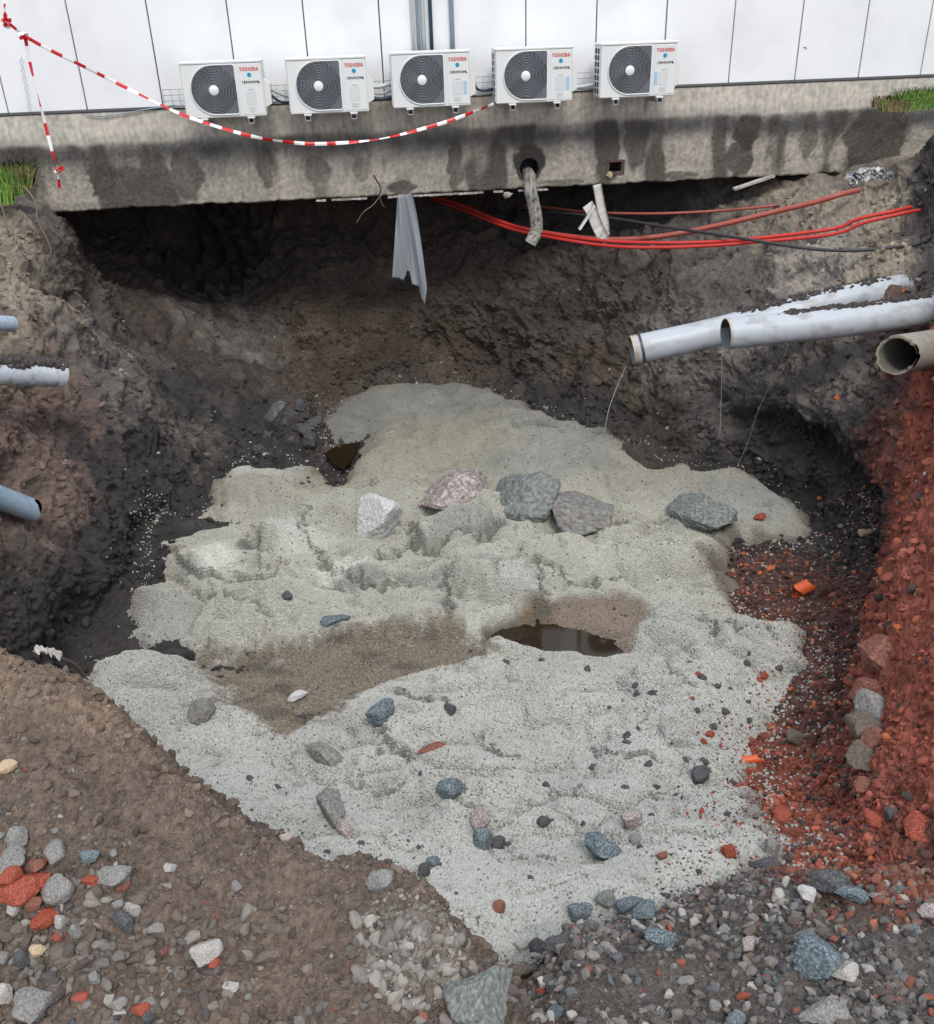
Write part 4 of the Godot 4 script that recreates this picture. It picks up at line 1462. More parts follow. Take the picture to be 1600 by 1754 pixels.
# ---------------------------------------------------------------- air conditioners
func make_unit() -> Node3D:
	var u := Node3D.new()
	var w := 0.73
	var h := 0.475
	var dp := 0.27
	var fx := -0.085                       # fan centre
	var fy := 0.235
	var fr := 0.205
	var zf := dp / 2.0
	# casing with the fan opening cut out
	var body := CSGCombiner3D.new()
	body.name = "casing"
	var bx := CSGMesh3D.new()
	bx.mesh = box_mesh(Vector3(-w / 2, 0.0, -zf), Vector3(w / 2, h - 0.022, zf), 0.008)
	bx.material = M.casing
	body.add_child(bx)
	var cut := CSGCylinder3D.new()
	cut.operation = CSGShape3D.OPERATION_SUBTRACTION
	cut.radius = fr
	cut.height = 0.2
	cut.sides = 48
	cut.rotation.x = PI / 2
	cut.position = Vector3(fx, fy, zf)
	cut.material = M.casing_dark
	body.add_child(cut)
	var cut2 := CSGBox3D.new()
	cut2.operation = CSGShape3D.OPERATION_SUBTRACTION
	cut2.size = Vector3(fr, fr * 2.0, 0.2)
	cut2.position = Vector3(fx + fr / 2.0, fy, zf)
	cut2.material = M.casing_dark
	body.add_child(cut2)
	u.add_child(body)
	part("top_cover", box_mesh(Vector3(-w / 2 - 0.005, h - 0.022, -zf - 0.004), Vector3(w / 2 + 0.005, h, zf + 0.006), 0.006), M.casing, u)
	part("service_panel", box_mesh(Vector3(0.155, 0.02, zf), Vector3(w / 2 - 0.012, h - 0.03, zf + 0.004), 0.002), M.casing, u)
	# fan
	var st := st_new(true)
	for k in 3:
		st = st_new(true)
		for s in 7:
			for q in 3:
				var v := func(i: int, j: int) -> Vector3:
					var rr := lerpf(0.04, 0.19, j / 3.0)
					var a := TAU * k / 3.0 + i / 7.0 * 1.5 + rr * 1.5
					return Vector3(fx + cos(a) * rr, fy + sin(a) * rr, zf - 0.085 + 0.05 * (i / 7.0))
				quad(st, v.call(s, q), v.call(s, q + 1), v.call(s + 1, q + 1), v.call(s + 1, q))
		part("fan_blade", st_done(st), M.fan_blade, u)
	# wire guard: rings, swept spokes, hatching in the two square corners
	st = st_new(true)
	for k in 12:
		var r := 0.050 + k * 0.0132
		var ring := PackedVector3Array()
		for q in 45:
			ring.append(Vector3(fx + cos(TAU * q / 44.0) * r, fy + sin(TAU * q / 44.0) * r, zf + 0.006 + 0.006 * (1.0 - r / 0.2)))
		add_tube(st, ring, 0.0024, -1, 4, false)
	for k in 14:
		var sp := PackedVector3Array()
		for q in 7:
			var r := lerpf(0.036, 0.203, q / 6.0)
			var a := TAU * k / 26.0 + (r - 0.036) * 3.2
			sp.append(Vector3(fx + cos(a) * r, fy + sin(a) * r, zf + 0.004 + 0.006 * (1.0 - r / 0.2)))
		add_tube(st, sp, 0.0009, -1, 4, false)
	for sy in [-1.0, 1.0]:
		for k in 26:
			# short diagonal bars between the circle and the corner
			var o := 0.008 * k
			var a := Vector2(fr - o, fr)
			var b := Vector2(fr, fr - o)
			for e in [[a, b]]:
				var p0: Vector2 = e[0]
				var p1: Vector2 = e[1]
				# keep what lies outside the circle
				var prev := Vector2.ZERO
				var open := false
				for q in 13:
					var m := p0.lerp(p1, q / 12.0)
					var out: bool = m.length() > fr - 0.004
					if out and open:
						add_tube(st, PackedVector3Array([Vector3(fx + prev.x, fy + sy * prev.y, zf + 0.004), Vector3(fx + m.x, fy + sy * m.y, zf + 0.004)]), 0.0016, -1, 4, false)
					prev = m
					open = out
	part("fan_guard", st_done(st), M.grille_wire, u)
	# pale rim of the guard: round on the left, square on the right
	st = st_new(true)
	var rim := PackedVector3Array()
	var rr := fr + 0.004
	for q in 33:
		var a := PI / 2 + PI * q / 32.0
		rim.append(Vector3(fx + cos(a) * rr, fy + sin(a) * rr, zf + 0.003))
	rim.append(Vector3(fx + rr - 0.02, fy - rr, zf + 0.003))
	rim.append(Vector3(fx + rr - 0.004, fy - rr + 0.006, zf + 0.003))
	rim.append(Vector3(fx + rr, fy - rr + 0.02, zf + 0.003))
	rim.append(Vector3(fx + rr, fy + rr - 0.02, zf + 0.003))
	rim.append(Vector3(fx + rr - 0.004, fy + rr - 0.006, zf + 0.003))
	rim.append(Vector3(fx + rr - 0.02, fy + rr, zf + 0.003))
	rim.append(Vector3(fx, fy + rr, zf + 0.003))
	add_tube(st, rim, 0.0075, -1, 6, false)
	part("guard_rim", st_done(st), M.casing, u)
	st = st_new(true)
	lathe(st, [Vector2(0.043, 0.006), Vector2(0.043, 0.013), Vector2(0.041, 0.0145), Vector2(0.0, 0.0155)], 28, Transform3D(Basis(), Vector3(fx, fy, zf)))
	part("fan_hub", st_done(st), M.fan_hub, u)
	# left end: open grid over the coil
	st = st_new()
	add_box(st, Vector3(-w / 2 - 0.0015, 0.03, -zf + 0.03), Vector3(-w / 2 + 0.002, h - 0.04, zf - 0.03))
	part("coil", st_done(st), M.casing_dark, u)
	st = st_new()
	for k in 8:
		var y := 0.03 + k * (h - 0.07) / 7.0
		add_box(st, Vector3(-w / 2 - 0.006, y - 0.006, -zf + 0.02), Vector3(-w / 2 - 0.001, y + 0.006, zf - 0.02))
	for k in 3:
		var z := lerpf(-zf + 0.03, zf - 0.03, k / 2.0)
		add_box(st, Vector3(-w / 2 - 0.0075, 0.02, z - 0.006), Vector3(-w / 2 - 0.0005, h - 0.03, z + 0.006))
	part("coil_guard", st_done(st), M.casing, u)
	# valve cover on the right end: a bulge with chamfered top and bottom
	st = st_new()
	var prof := [Vector2(0.07, 0.0), Vector2(0.10, 0.055), Vector2(0.27, 0.055), Vector2(0.31, 0.0)]
	for k in 3:
		var a: Vector2 = prof[k]
		var b: Vector2 = prof[k + 1]
		quad(st, Vector3(w / 2 + b.y, b.x, zf - 0.05), Vector3(w / 2 + b.y, b.x, -zf + 0.04), Vector3(w / 2 + a.y, a.x, -zf + 0.04), Vector3(w / 2 + a.y, a.x, zf - 0.05))
	for s in [0, 1]:
		var z := zf - 0.05 if s == 0 else -zf + 0.04
		var f := [Vector3(w / 2, 0.31, z), Vector3(w / 2 + 0.055, 0.27, z), Vector3(w / 2 + 0.055, 0.10, z), Vector3(w / 2, 0.07, z)]
		face_out(st, f, Vector3(w / 2, 0.2, 0))
	part("valve_cover", st_done(st), M.casing, u)
	# feet and arms
	for s in [-0.21, 0.22]:
		st = st_new()
		add_box(st, Vector3(s - 0.035, -0.016, zf - 0.08), Vector3(s + 0.035, -0.001, zf + 0.012), Transform3D(), 0.003)
		part("foot", st_done(st), M.casing, u)
		st = st_new()
		add_box(st, Vector3(s - 0.026, -0.058, -zf - 0.14), Vector3(s + 0.026, -0.052, zf + 0.03))
		add_box(st, Vector3(s - 0.026, -0.051, -zf - 0.14), Vector3(s - 0.021, -0.019, zf + 0.03))
		add_box(st, Vector3(s + 0.021, -0.051, -zf - 0.14), Vector3(s + 0.026, -0.019, zf + 0.03))
		add_box(st, Vector3(s - 0.016, -0.17, -zf - 0.143), Vector3(s + 0.016, -0.059, -zf - 0.125))
		part("bracket", st_done(st), M.steel_bracket, u)
	# lettering and stickers
	var font := SystemFont.new()
	font.font_names = PackedStringArray(["Droid Sans"])
	font.font_weight = 700
	var tx := func(called: String, s: String, width: float, m: Material, pos: Vector3, tall := 1.0, slant := 0.0) -> MeshInstance3D:
		var t := TextMesh.new()
		t.text = s
		t.font = font
		t.font_size = 32
		t.pixel_size = 0.01
		t.depth = 0.002
		t.curve_step = 1.0
		var k: float = width / maxf(0.01, t.get_aabb().size.x)
		var o := part(called, t, m, u, pos)
		o.basis = Basis(Vector3(k, 0, 0), Vector3(slant * k, k * tall, 0), Vector3(0, 0, 1))
		return o
	tx.call("lettering", "TOSHIBA", 0.172, M.lettering_red, Vector3(0.252, 0.400, zf + 0.0055), 1.05)
	tx.call("lettering", "INVERTER", 0.115, M.lettering_black, Vector3(0.255, 0.292, zf + 0.0055), 1.1, 0.22)
	st = st_new()
	for k in 2:
		for q in 6:
			var a0 := PI * 0.6 + q * 0.13 * PI
			var a1 := a0 + 0.14 * PI
			var c := Vector3(0.192 + k * 0.017, 0.292, zf + 0.0058)
			var v := func(a: float, r: float) -> Vector3: return c + Vector3(cos(a) * r * 0.9, sin(a) * r, 0)
			quad(st, v.call(a0, 0.016), v.call(a0, 0.011), v.call(a1, 0.011), v.call(a1, 0.016))
	for q in [[Vector2(0.322, 0.296), 0.010], [Vector2(0.330, 0.286), 0.009]]:
		var o: Vector2 = q[0]
		var r: float = q[1]
		quad(st, Vector3(o.x - r, o.y, zf + 0.0058), Vector3(o.x, o.y + r, zf + 0.0058), Vector3(o.x + r, o.y, zf + 0.0058), Vector3(o.x, o.y - r, zf + 0.0058))
	part("emblem", st_done(st), M.lettering_black, u).set_meta("kind", "stuff")
	st = st_new()
	lathe(st, [Vector2(0.019, 0.0), Vector2(0.019, 0.0015), Vector2(0.0, 0.0016)], 24, Transform3D(Basis(), Vector3(0.250, 0.352, zf + 0.0045)))
	part("round_sticker", st_done(st), M.sticker_blue, u)
	part("rating_label", box_mesh(Vector3(0.205, 0.10, zf + 0.0045), Vector3(0.285, 0.21, zf + 0.0055)), M.sticker_pale, u)
	st = st_new()
	for k in 4:
		add_box(st, Vector3(0.225 + k * 0.013, 0.226, zf + 0.0045), Vector3(0.234 + k * 0.013, 0.232 + 0.003 * (k % 2), zf + 0.0055))
	for k in 5:
		add_box(st, Vector3(0.21, 0.075 - k * 0.009, zf + 0.0045), Vector3(0.27 + 0.01 * (k % 2), 0.0765 - k * 0.009, zf + 0.0055))
	part("small_print", st_done(st), M.grille_wire, u).set_meta("kind", "stuff")
	part("label_outline", box_mesh(Vector3(0.200, 0.0955, zf + 0.004), Vector3(0.290, 0.2145, zf + 0.0048)), M.conduit, u)
	return u

func build_air_conditioners() -> void:
	var proto := make_unit()
	var spots := [[-1.715, -0.10, "leftmost outdoor air conditioner on the white wall, tape crossing its lower corner"], [-0.76, -0.10, "second outdoor air conditioner from the left, beside the unit crossed by tape"],
		[0.20, -0.085, "middle outdoor air conditioner below the vertical conduits"], [1.175, -0.085, "fourth outdoor air conditioner with the tape's end tied under it"], [2.175, -0.075, "rightmost outdoor air conditioner, dry leaves lying on its top"]]
	for k in spots.size():
		var o: Node3D = proto if k == 0 else proto.duplicate()
		o.name = numbered("air_conditioner")
		add_child(o)
		tag(o, spots[k][2], "air conditioner", "air conditioners along the wall")
		o.transform = Transform3D(wall_basis * Basis(Vector3.UP, rng.randf_range(-0.012, 0.012)), wall_pt(Vector3(spots[k][0], spots[k][1] + 0.015, 0.285)))
		if k >= 2:
			var x := 0.318 if k < 4 else 0.172
			part("energy_label", box_mesh(Vector3(x - 0.016, 0.10, 0.1395), Vector3(x + 0.016, 0.215, 0.1415)), M.sticker_sky, o)


func build_facade_services() -> void:
	# vertical conduits
	var cs := [[707, "conduit", 0.016, "pale conduit at the left of the upright bundle"], [716, "conduit_grey", 0.015, "grey conduit, second in the upright bundle"], [725, "conduit", 0.020, "thick white conduit in the middle of the upright bundle"], [738, "conduit_dark", 0.018, "dark blue conduit at the right of the upright bundle"], [774, "conduit_grey", 0.022, "single grey downpipe right of the upright bundle"]]
	for c in cs:
		var q := on_wall(c[0], 40, 0.04)
		var o := part("conduit", tube_mesh(PackedVector3Array([wall_pt(Vector3(q.x, 0.25, 0.04)), wall_pt(Vector3(q.x, 1.2, 0.04)), wall_pt(Vector3(q.x, 3.0, 0.04))]), c[2], -1, 14), M[c[1]])
		tag(o, c[3] + " above the middle air conditioner", "conduit", "conduits above the middle unit")
	# wire cable tray behind the units
	var tray := thing("cable_tray", "wire mesh cable tray running along the wall behind the air conditioners", "cable tray", wall_origin, wall_basis)
	var runs := [[-2.35, -2.02], [-1.36, -1.12], [-0.38, -0.16], [0.56, 0.80], [1.56, 1.80]]
	for k in runs.size():
		var st := st_new(true)
		for y in [0.0, 0.05, 0.10, 0.15]:
			add_tube(st, PackedVector3Array([Vector3(runs[k][0], y, 0.06), Vector3(runs[k][1], y, 0.06)]), 0.0028, -1, 5)
		for z in [0.015, 0.06, 0.11]:
			add_tube(st, PackedVector3Array([Vector3(runs[k][0], -0.005, z), Vector3(runs[k][1], -0.005, z)]), 0.0028, -1, 5)
		var x: float = runs[k][0] + 0.02
		while x < runs[k][1]:
			add_tube(st, PackedVector3Array([Vector3(x, 0.15, 0.06), Vector3(x, -0.005, 0.06), Vector3(x, -0.005, 0.11)]), 0.0028, -1, 5)
			x += 0.075
		part("tray_section", st_done(st), M.wire, tray)
	# lines between the units
	var lines := [
		[[-1.33, 0.16, 0.30], [-1.25, 0.10, 0.24], [-1.1, 0.03, 0.16], 0.013, "conduit", "white insulated pipe between the first and second units"],
		[[-1.33, 0.12, 0.30], [-1.24, 0.02, 0.2], [-1.1, 0.0, 0.15], 0.011, "conduit_dark", "dark insulated pipe between the first and second units"],
		[[-0.40, 0.12, 0.22], [-0.28, 0.11, 0.2], [-0.14, 0.14, 0.2], 0.020, "conduit", "thick pale pipe between the second and middle units"],
		[[-0.40, 0.07, 0.2], [-0.28, 0.05, 0.18], [-0.14, 0.08, 0.17], 0.013, "conduit", "thin pale pipe between the second and middle units"],
		[[-0.40, 0.03, 0.2], [-0.28, 0.0, 0.18], [-0.14, 0.02, 0.17], 0.016, "conduit_dark", "black pipe between the second and middle units"],
		[[0.60, 0.18, 0.26], [0.66, 0.05, 0.24], [0.82, 0.05, 0.2], 0.012, "conduit_dark", "dark blue cable looping between the middle and fourth units"],
		[[0.58, 0.02, 0.22], [0.68, 0.01, 0.2], [0.82, 0.03, 0.18], 0.018, "conduit", "white pipe between the middle and fourth units"],
		[[1.56, 0.03, 0.2], [1.66, 0.035, 0.2], [1.82, 0.05, 0.18], 0.018, "conduit", "white pipe between the fourth and rightmost units"],
	]
	for l in lines:
		var pts := []
		for k in 3:
			pts.append(wall_pt(Vector3(l[k][0], l[k][1], l[k][2])))
		tag(part("refrigerant_line", tube_mesh(smooth_path(pts, 8), l[3], -1, 10), M[l[4]]), l[5], "pipe", "pipes between the air conditioners")
	# thin grey cable hanging along the foot of the panels on the left
	var cp := []
	for q in [[146, 196], [170, 199], [200, 196], [260, 186], [300, 180]]:
		cp.append(wall_pt(on_wall(q[0], q[1], 0.02)))
	tag(part("loose_cable", tube_mesh(smooth_path(cp, 6), 0.006, -1, 6), M.conduit_grey), "thin grey cable sagging along the foot of the left wall panels", "cable")
	var tw := []
	for k in 22:
		var t := k / 21.0
		var q := on_wall(lerpf(34, 52, t) + 3.0 * sin(k * 1.9), lerpf(95, 192, t), 0.03)
		tw.append(wall_pt(q))
	tag(part("string", tube_mesh(smooth_path(tw, 3), 0.004, -1, 5), M.conduit), "frayed white string hanging against the left wall panel", "string")


# ---------------------------------------------------------------- barrier tape
func ribbon(pts: PackedVector3Array, width: float, stripe: float, twist: Callable, shift := 0.0) -> ArrayMesh:
	var st := SurfaceTool.new()
	st.begin(Mesh.PRIMITIVE_TRIANGLES)
	st.set_smooth_group(-1)
	var fr := frames_along(pts)
	var len := shift
	for i in pts.size() - 1:
		var seg := pts[i].distance_to(pts[i + 1])
		var red := fposmod(len / stripe, 2.0) < 1.0
		st.set_color(Color(0.58, 0.012, 0.02) if red else Color(0.80, 0.80, 0.80))
		var e := []
		for q in [i, i + 1]:
			var a: float = twist.call(float(q) / (pts.size() - 1))
			var d: Vector3 = fr[q][0] * cos(a) + fr[q][1] * sin(a)
			var n: Vector3 = fr[q][2].cross(d).normalized()
			# a shallow fold down the middle
			e.append([pts[q] - d * width / 2, pts[q] + n * width * 0.12, pts[q] + d * width / 2])
		for s in 2:
			quad(st, e[0][s], e[0][s + 1], e[1][s + 1], e[1][s])
		len += seg
	st.generate_normals()
	return st.commit()

func build_tape() -> void:
	var tape := thing("barrier_tape", "red and white barrier tape sagging across the wall past the leftmost unit", "barrier tape")
	var knot := at(10, 36, -9.0)
	var u4 := wall_pt(on_wall(845, 178, 0.43))
	var path := smooth_path([knot, at(60, 72, -9.02), at(160, 122, -9.06), at(260, 172, -9.1), at(330, 203, -9.1), at(430, 233, -9.05), at(500, 244, -9.05), at(560, 246, -9.1), at(650, 238, -9.2), at(740, 216, -9.3), at(800, 196, -9.4), u4], 16)
	var tw := func(t: float) -> float: return 1.3 + 0.7 * sin(t * 15.0) + 0.35 * sin(t * 41.0)
	part("long_run", ribbon(path, 0.031, 0.095, tw), M.tape, tape)
	var hang := smooth_path([at(43, 62, -9.02), at(52, 110, -9.03), at(64, 160, -9.02), at(78, 215, -9.02), at(90, 262, -9.0), at(98, 288, -9.0), at(102, 322, -9.0)], 12)
	var tw2 := func(t: float) -> float: return 0.6 + 2.2 * t * 3.0
	part("hanging_end", ribbon(hang, 0.030, 0.12, tw2, 0.05), M.tape, tape)
	var up := smooth_path([knot, at(8, 10, -9.0), at(6, -60, -9.1), at(2, -200, -9.5)], 12)
	part("upper_run", ribbon(up, 0.032, 0.12, tw, 0.0), M.tape, tape)
	# knots
	for q in [[10, 37, -8.995, 0.0], [43, 62, -9.01, 1.0], [100, 290, -8.99, 0.4]]:
		var st := SurfaceTool.new()
		st.begin(Mesh.PRIMITIVE_TRIANGLES)
		st.set_smooth_group(-1)
		for k in 9:
			var a := Basis(Vector3(rng.randfn(), rng.randfn(), rng.randfn()).normalized(), rng.randf() * TAU)
			var s := 0.032
			st.set_color(Color(0.58, 0.012, 0.02) if k % 3 != 0 else Color(0.8, 0.8, 0.8))
			var c := at(q[0], q[1], q[2]) + Vector3(rng.randfn(), rng.randfn(), rng.randfn()) * 0.010
			quad(st, c + a * Vector3(-s, -s * 0.4, 0), c + a * Vector3(-s, s * 0.4, 0), c + a * Vector3(s, s * 0.5, 0), c + a * Vector3(s, -s * 0.5, 0))
		st.generate_normals()
		part("knot", st.commit(), M.tape, tape)


# ---------------------------------------------------------------- things that hang under the beam
func build_beam_hangings() -> void:
	# plastic sheet
	var nu := 60
	var nv := 44
	var p := PackedVector3Array()
	var keep := PackedByteArray()
	for i in nu:
		var u := i / (nu - 1.0)
		for j in nv:
			var v := j / (nv - 1.0)
			var lx := lerpf(681, 673, v)
			var rx := lerpf(706, 732, pow(v, 0.8))
			var y0 := 332.0
			# ragged foot: the left part ends high, the right tail hangs low
			var foot := 490.0
			var hem := [0.0, 470.0, 0.14, 473.0, 0.30, 481.0, 0.36, 474.0, 0.42, 463.0, 0.50, 467.0, 0.55, 486.0, 0.66, 489.0, 0.76, 490.0, 0.82, 508.0, 0.93, 517.0, 1.0, 489.0]
			for e in range(0, hem.size() - 2, 2):
				if u >= hem[e] and u <= hem[e + 2]:
					foot = lerpf(hem[e + 1], hem[e + 3], (u - hem[e]) / (hem[e + 2] - hem[e])) + 1.5 * sin(u * 90.0)
			var q := at(lerpf(lx, rx, u), lerpf(y0, foot, v), -9.55)
			q += Vector3(0, 0, 0.035 * sin(u * 6.0 + v * 2.0) * (0.3 + v) + 0.02 * sin(u * 13.0 - v * 5.0) + 0.06 * v * absf(u - 0.62))
			p.append(q)
	tag(part("plastic_sheet", grid_mesh(p, nu, nv, PackedColorArray(), EYE), M.plastic_sheet), "torn translucent plastic sheet hanging under the foundation beam", "plastic sheet")
	# drain pipe drooping from its sleeve
	var hq := on_wall(906, 292)
	var dp := thing("drain_pipe", "dirty grey drain pipe drooping from the round hole in the beam", "drain pipe")
	var path := smooth_path([at(908, 417, -9.66), at(918, 398, -9.68), at(919, 380, -9.69), at(914, 350, -9.7), at(908, 322, -9.72), wall_pt(Vector3(hq.x, hq.y - 0.055, 0.05)), wall_pt(Vector3(hq.x, hq.y - 0.035, -0.12))], 8)
	var pc := func(t: float, a: float, inside: bool) -> Color:
		var f := 0.85 + 0.35 * n_mid.get_noise_2d(t * 9.0, a * 2.0)
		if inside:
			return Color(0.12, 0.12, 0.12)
		if t < 0.17:
			f *= 1.25
		var c := Color(0.38, 0.36, 0.32)
		if n_fine.get_noise_2d(t * 14.0, a * 1.5) > 0.45:
			c = Color(0.13, 0.115, 0.10)
		return Color(c.r * f, c.g * f, c.b * f)
	var ps := func(t: float, a: float) -> Vector2:
		var s := 1.0
		for q in [0.2, 0.33, 0.42, 0.62]:
			s += 0.06 * exp(-pow((t - q) / 0.012, 2.0))
		return Vector2(s, 0)
	part("pipe", pipe_mesh(path, 0.063, 0.006, pc, 28, ps), M.pipe_concrete, dp)
	# cut white channel, folded over at its foot
	var ch := thing("plastic_channel", "folded white perforated plastic channel dangling from the beam", "plastic channel")
	var strip := func(called: String, pts: PackedVector3Array, w: float, depth: float, tone: Color) -> void:
		var st := SurfaceTool.new()
		st.begin(Mesh.PRIMITIVE_TRIANGLES)
		st.set_smooth_group(-1)
		for i in pts.size() - 1:
			var d := (pts[i + 1] - pts[i]).normalized()
			var x := d.cross(Vector3(0.15, 0, 1)).normalized()
			var z := x.cross(d).normalized() * depth
			var f := 0.85 + 0.3 * absf(n_fine.get_noise_2d(i * 1.7, w * 90.0))
			st.set_color(Color(tone.r * f, tone.g * f, tone.b * f))
			var l := [pts[i] - x * w + z, pts[i] - x * w, pts[i] + x * w, pts[i] + x * w + z]
			var m := [pts[i + 1] - x * w + z, pts[i + 1] - x * w, pts[i + 1] + x * w, pts[i + 1] + x * w + z]
			for k in 3:
				quad(st, l[k], l[k + 1], m[k + 1], m[k])
				quad(st, l[k + 1] - z * 0.12, l[k] - z * 0.12, m[k] - z * 0.12, m[k + 1] - z * 0.12)
		st.generate_normals()
		part(called, st.commit(), M.white_plastic, ch)
	strip.call("upper_strip", smooth_path([at(1022, 316, -9.72), at(1028, 350, -9.68), at(1035, 380, -9.64), at(1036, 400, -9.62)], 5), 0.042, 0.03, Color(0.50, 0.48, 0.44))
	strip.call("folded_strip", smooth_path([at(1034, 408, -9.58), at(1022, 385, -9.56), at(1013, 362, -9.55), at(1006, 350, -9.55)], 5), 0.055, 0.03, Color(0.66, 0.65, 0.62))
	strip.call("fold", PackedVector3Array([at(1037, 396, -9.6), at(1034, 405, -9.58), at(1029, 413, -9.58)]), 0.04, 0.03, Color(0.6, 0.55, 0.48))
	strip.call("splinter", PackedVector3Array([at(1018, 352, -9.5), at(1004, 375, -9.5), at(992, 393, -9.5)]), 0.014, 0.012, Color(0.7, 0.69, 0.66))
	# cement drip below the beam
	tag(part("cement_drip", rocks.lump[2], M.rock_pale, self, at(868, 334, -9.75), Basis().scaled(Vector3(0.045, 0.03, 0.04))), "small cement drip under the beam left of the drain pipe", "cement lump")
	tag(part("cement_crumb", rocks.lump[1], M.rock_tan, self, wall_pt(on_wall(1044, 300, 0.02)), Basis().scaled(Vector3(0.03, 0.045, 0.03))), "pale crumb stuck below the square hole in the beam", "cement lump")
	# lath under the beam on the right and crumpled foil
	var st := st_new()
	var a := at(1257, 324, -9.75)
	var b := at(1325, 301, -9.85)
	var bb := Basis.looking_at(b - a, Vector3.UP)
	add_box(st, Vector3(-0.03, -0.012, -a.distance_to(b)), Vector3(0.03, 0.012, 0), Transform3D(bb, a), 0.002)
	tag(part("lath", st_done(st), M.rock_pale), "weathered white lath sticking out under the right of the beam", "lath")
	var fp := PackedVector3Array()
	for i in 30:
		for j in 9:
			var u := i / 29.0
			var v := j / 8.0 - 0.5
			var q := smooth_path([at(1448, 305, -9.62), at(1480, 296, -9.55), at(1510, 298, -9.5), at(1548, 312, -9.4)], 10)[i]
			fp.append(q + Vector3(0.02 * n_fine.get_noise_2d(i * 0.9, j * 0.9), v * 0.13 * (1.0 - 0.6 * u) + 0.03 * n_fine.get_noise_2d(i * 0.7, j * 0.8 + 9.0), 0.06 + 0.05 * n_fine.get_noise_2d(i * 0.8, j * 0.7 + 30.0)))
	tag(part("crumpled_foil", grid_mesh(fp, 30, 9, PackedColorArray(), EYE), M.sticker_pale), "crumpled pale plastic foil on the soil at the beam's right end", "plastic foil")
	# roots
	var roots := [
		[[[655, 333], [648, 340], [638, 352], [622, 364], [611, 382]], -9.6, 0.006, 0.003, "root", "pale twig hanging from the beam left of the plastic sheet"],
		[[[640, 300], [652, 322], [650, 335], [655, 350], [660, 355]], -9.6, 0.010, 0.004, "root_dark", "dark rootlets hanging beside the pale twig under the beam"],
		[[[800, 250], [792, 280], [797, 300], [788, 318]], -9.72, 0.005, 0.003, "root", "thin dry root on the beam above the red cables"],
		[[[40, 318], [60, 345], [66, 380], [85, 420], [86, 440], [72, 486]], -8.6, 0.008, 0.005, "root", "long pale root curving down the left bank"],
		[[[0, 345], [8, 370], [12, 395], [16, 430], [20, 455]], -8.2, 0.007, 0.004, "root", "short pale root hanging below the grass tuft"],
	]
	for r in roots:
		var pts := []
		for q in r[0]:
			pts.append(at(q[0], q[1], r[1]))
		tag(part("root", tube_mesh(smooth_path(pts, 6), r[2], r[3], 6), M[r[4]]), r[5], "root")


func build_cables() -> void:
	var cs := [
		["cable", [[735, 335, -11.6], [790, 350, -11.0], [860, 380, -10.3], [930, 398, -9.9], [1030, 412, -9.4], [1130, 416, -9.1], [1230, 414, -8.9], [1300, 408, -8.75], [1400, 396, -8.6], [1442, 388, -8.55], [1470, 375, -8.5], [1530, 362, -8.45], [1560, 355, -8.6]], 0.017, "upper of the two bright red cables sagging to the right bank"],
		["cable", [[745, 342, -11.6], [800, 362, -10.9], [870, 390, -10.2], [940, 406, -9.8], [1040, 421, -9.3], [1130, 424, -9.0], [1230, 420, -8.8], [1300, 414, -8.65], [1400, 405, -8.5], [1446, 396, -8.45], [1478, 382, -8.4], [1540, 367, -8.35], [1575, 360, -8.5]], 0.016, "lower of the two bright red cables sagging to the right bank"],
		["cable", [[760, 338, -11.8], [850, 380, -10.8], [940, 400, -10.2], [1040, 410, -9.9], [1130, 405, -9.7], [1230, 386, -9.5], [1330, 362, -9.3], [1400, 345, -9.15], [1440, 333, -9.1], [1470, 326, -9.3]], 0.026, "thick dusty red cable rising to the right bank under the beam"],
		["cable", [[900, 350, -11.2], [1000, 362, -10.6], [1100, 366, -10.3], [1200, 363, -10.1], [1300, 355, -9.9], [1345, 349, -9.9]], 0.014, "dull brown red cable in the dark under the beam"],
	]
	for k in cs.size():
		var pts := []
		for q in cs[k][1]:
			pts.append(at(q[0], q[1], q[2]))
		var path := smooth_path(pts, 8)
		var dusty := k >= 2
		var col := func(t: float, a: float, inside: bool) -> Color:
			var c := Color(0.50, 0.028, 0.022) if not dusty else Color(0.36, 0.055, 0.042)
			var d := clampf(0.5 * n_mid.get_noise_2d(t * 22.0, 3.0 + k) + (0.45 if dusty else -0.05), 0.0, 1.0) * clampf(sin(a) + 0.6, 0.0, 1.0)
			return c.lerp(Color(0.30, 0.17, 0.13), d * 0.7)
		tag(part("cable", pipe_mesh(path, cs[k][2], 0.004, col, 14), M.cable_red), cs[k][3], "cable", "red cables under the building")
	var bp := []
	for q in [[940, 362, -10.6], [1050, 374, -10.0], [1150, 390, -9.4], [1250, 405, -8.8], [1330, 418, -8.45], [1400, 427, -8.3], [1470, 429, -8.2], [1560, 420, -8.15], [1600, 412, -8.2]]:
		bp.append(at(q[0], q[1], q[2]))
	tag(part("cable", tube_mesh(smooth_path(bp, 8), 0.015, -1, 12), M.cable_black), "black cable crossing the red cables to the right bank", "cable")


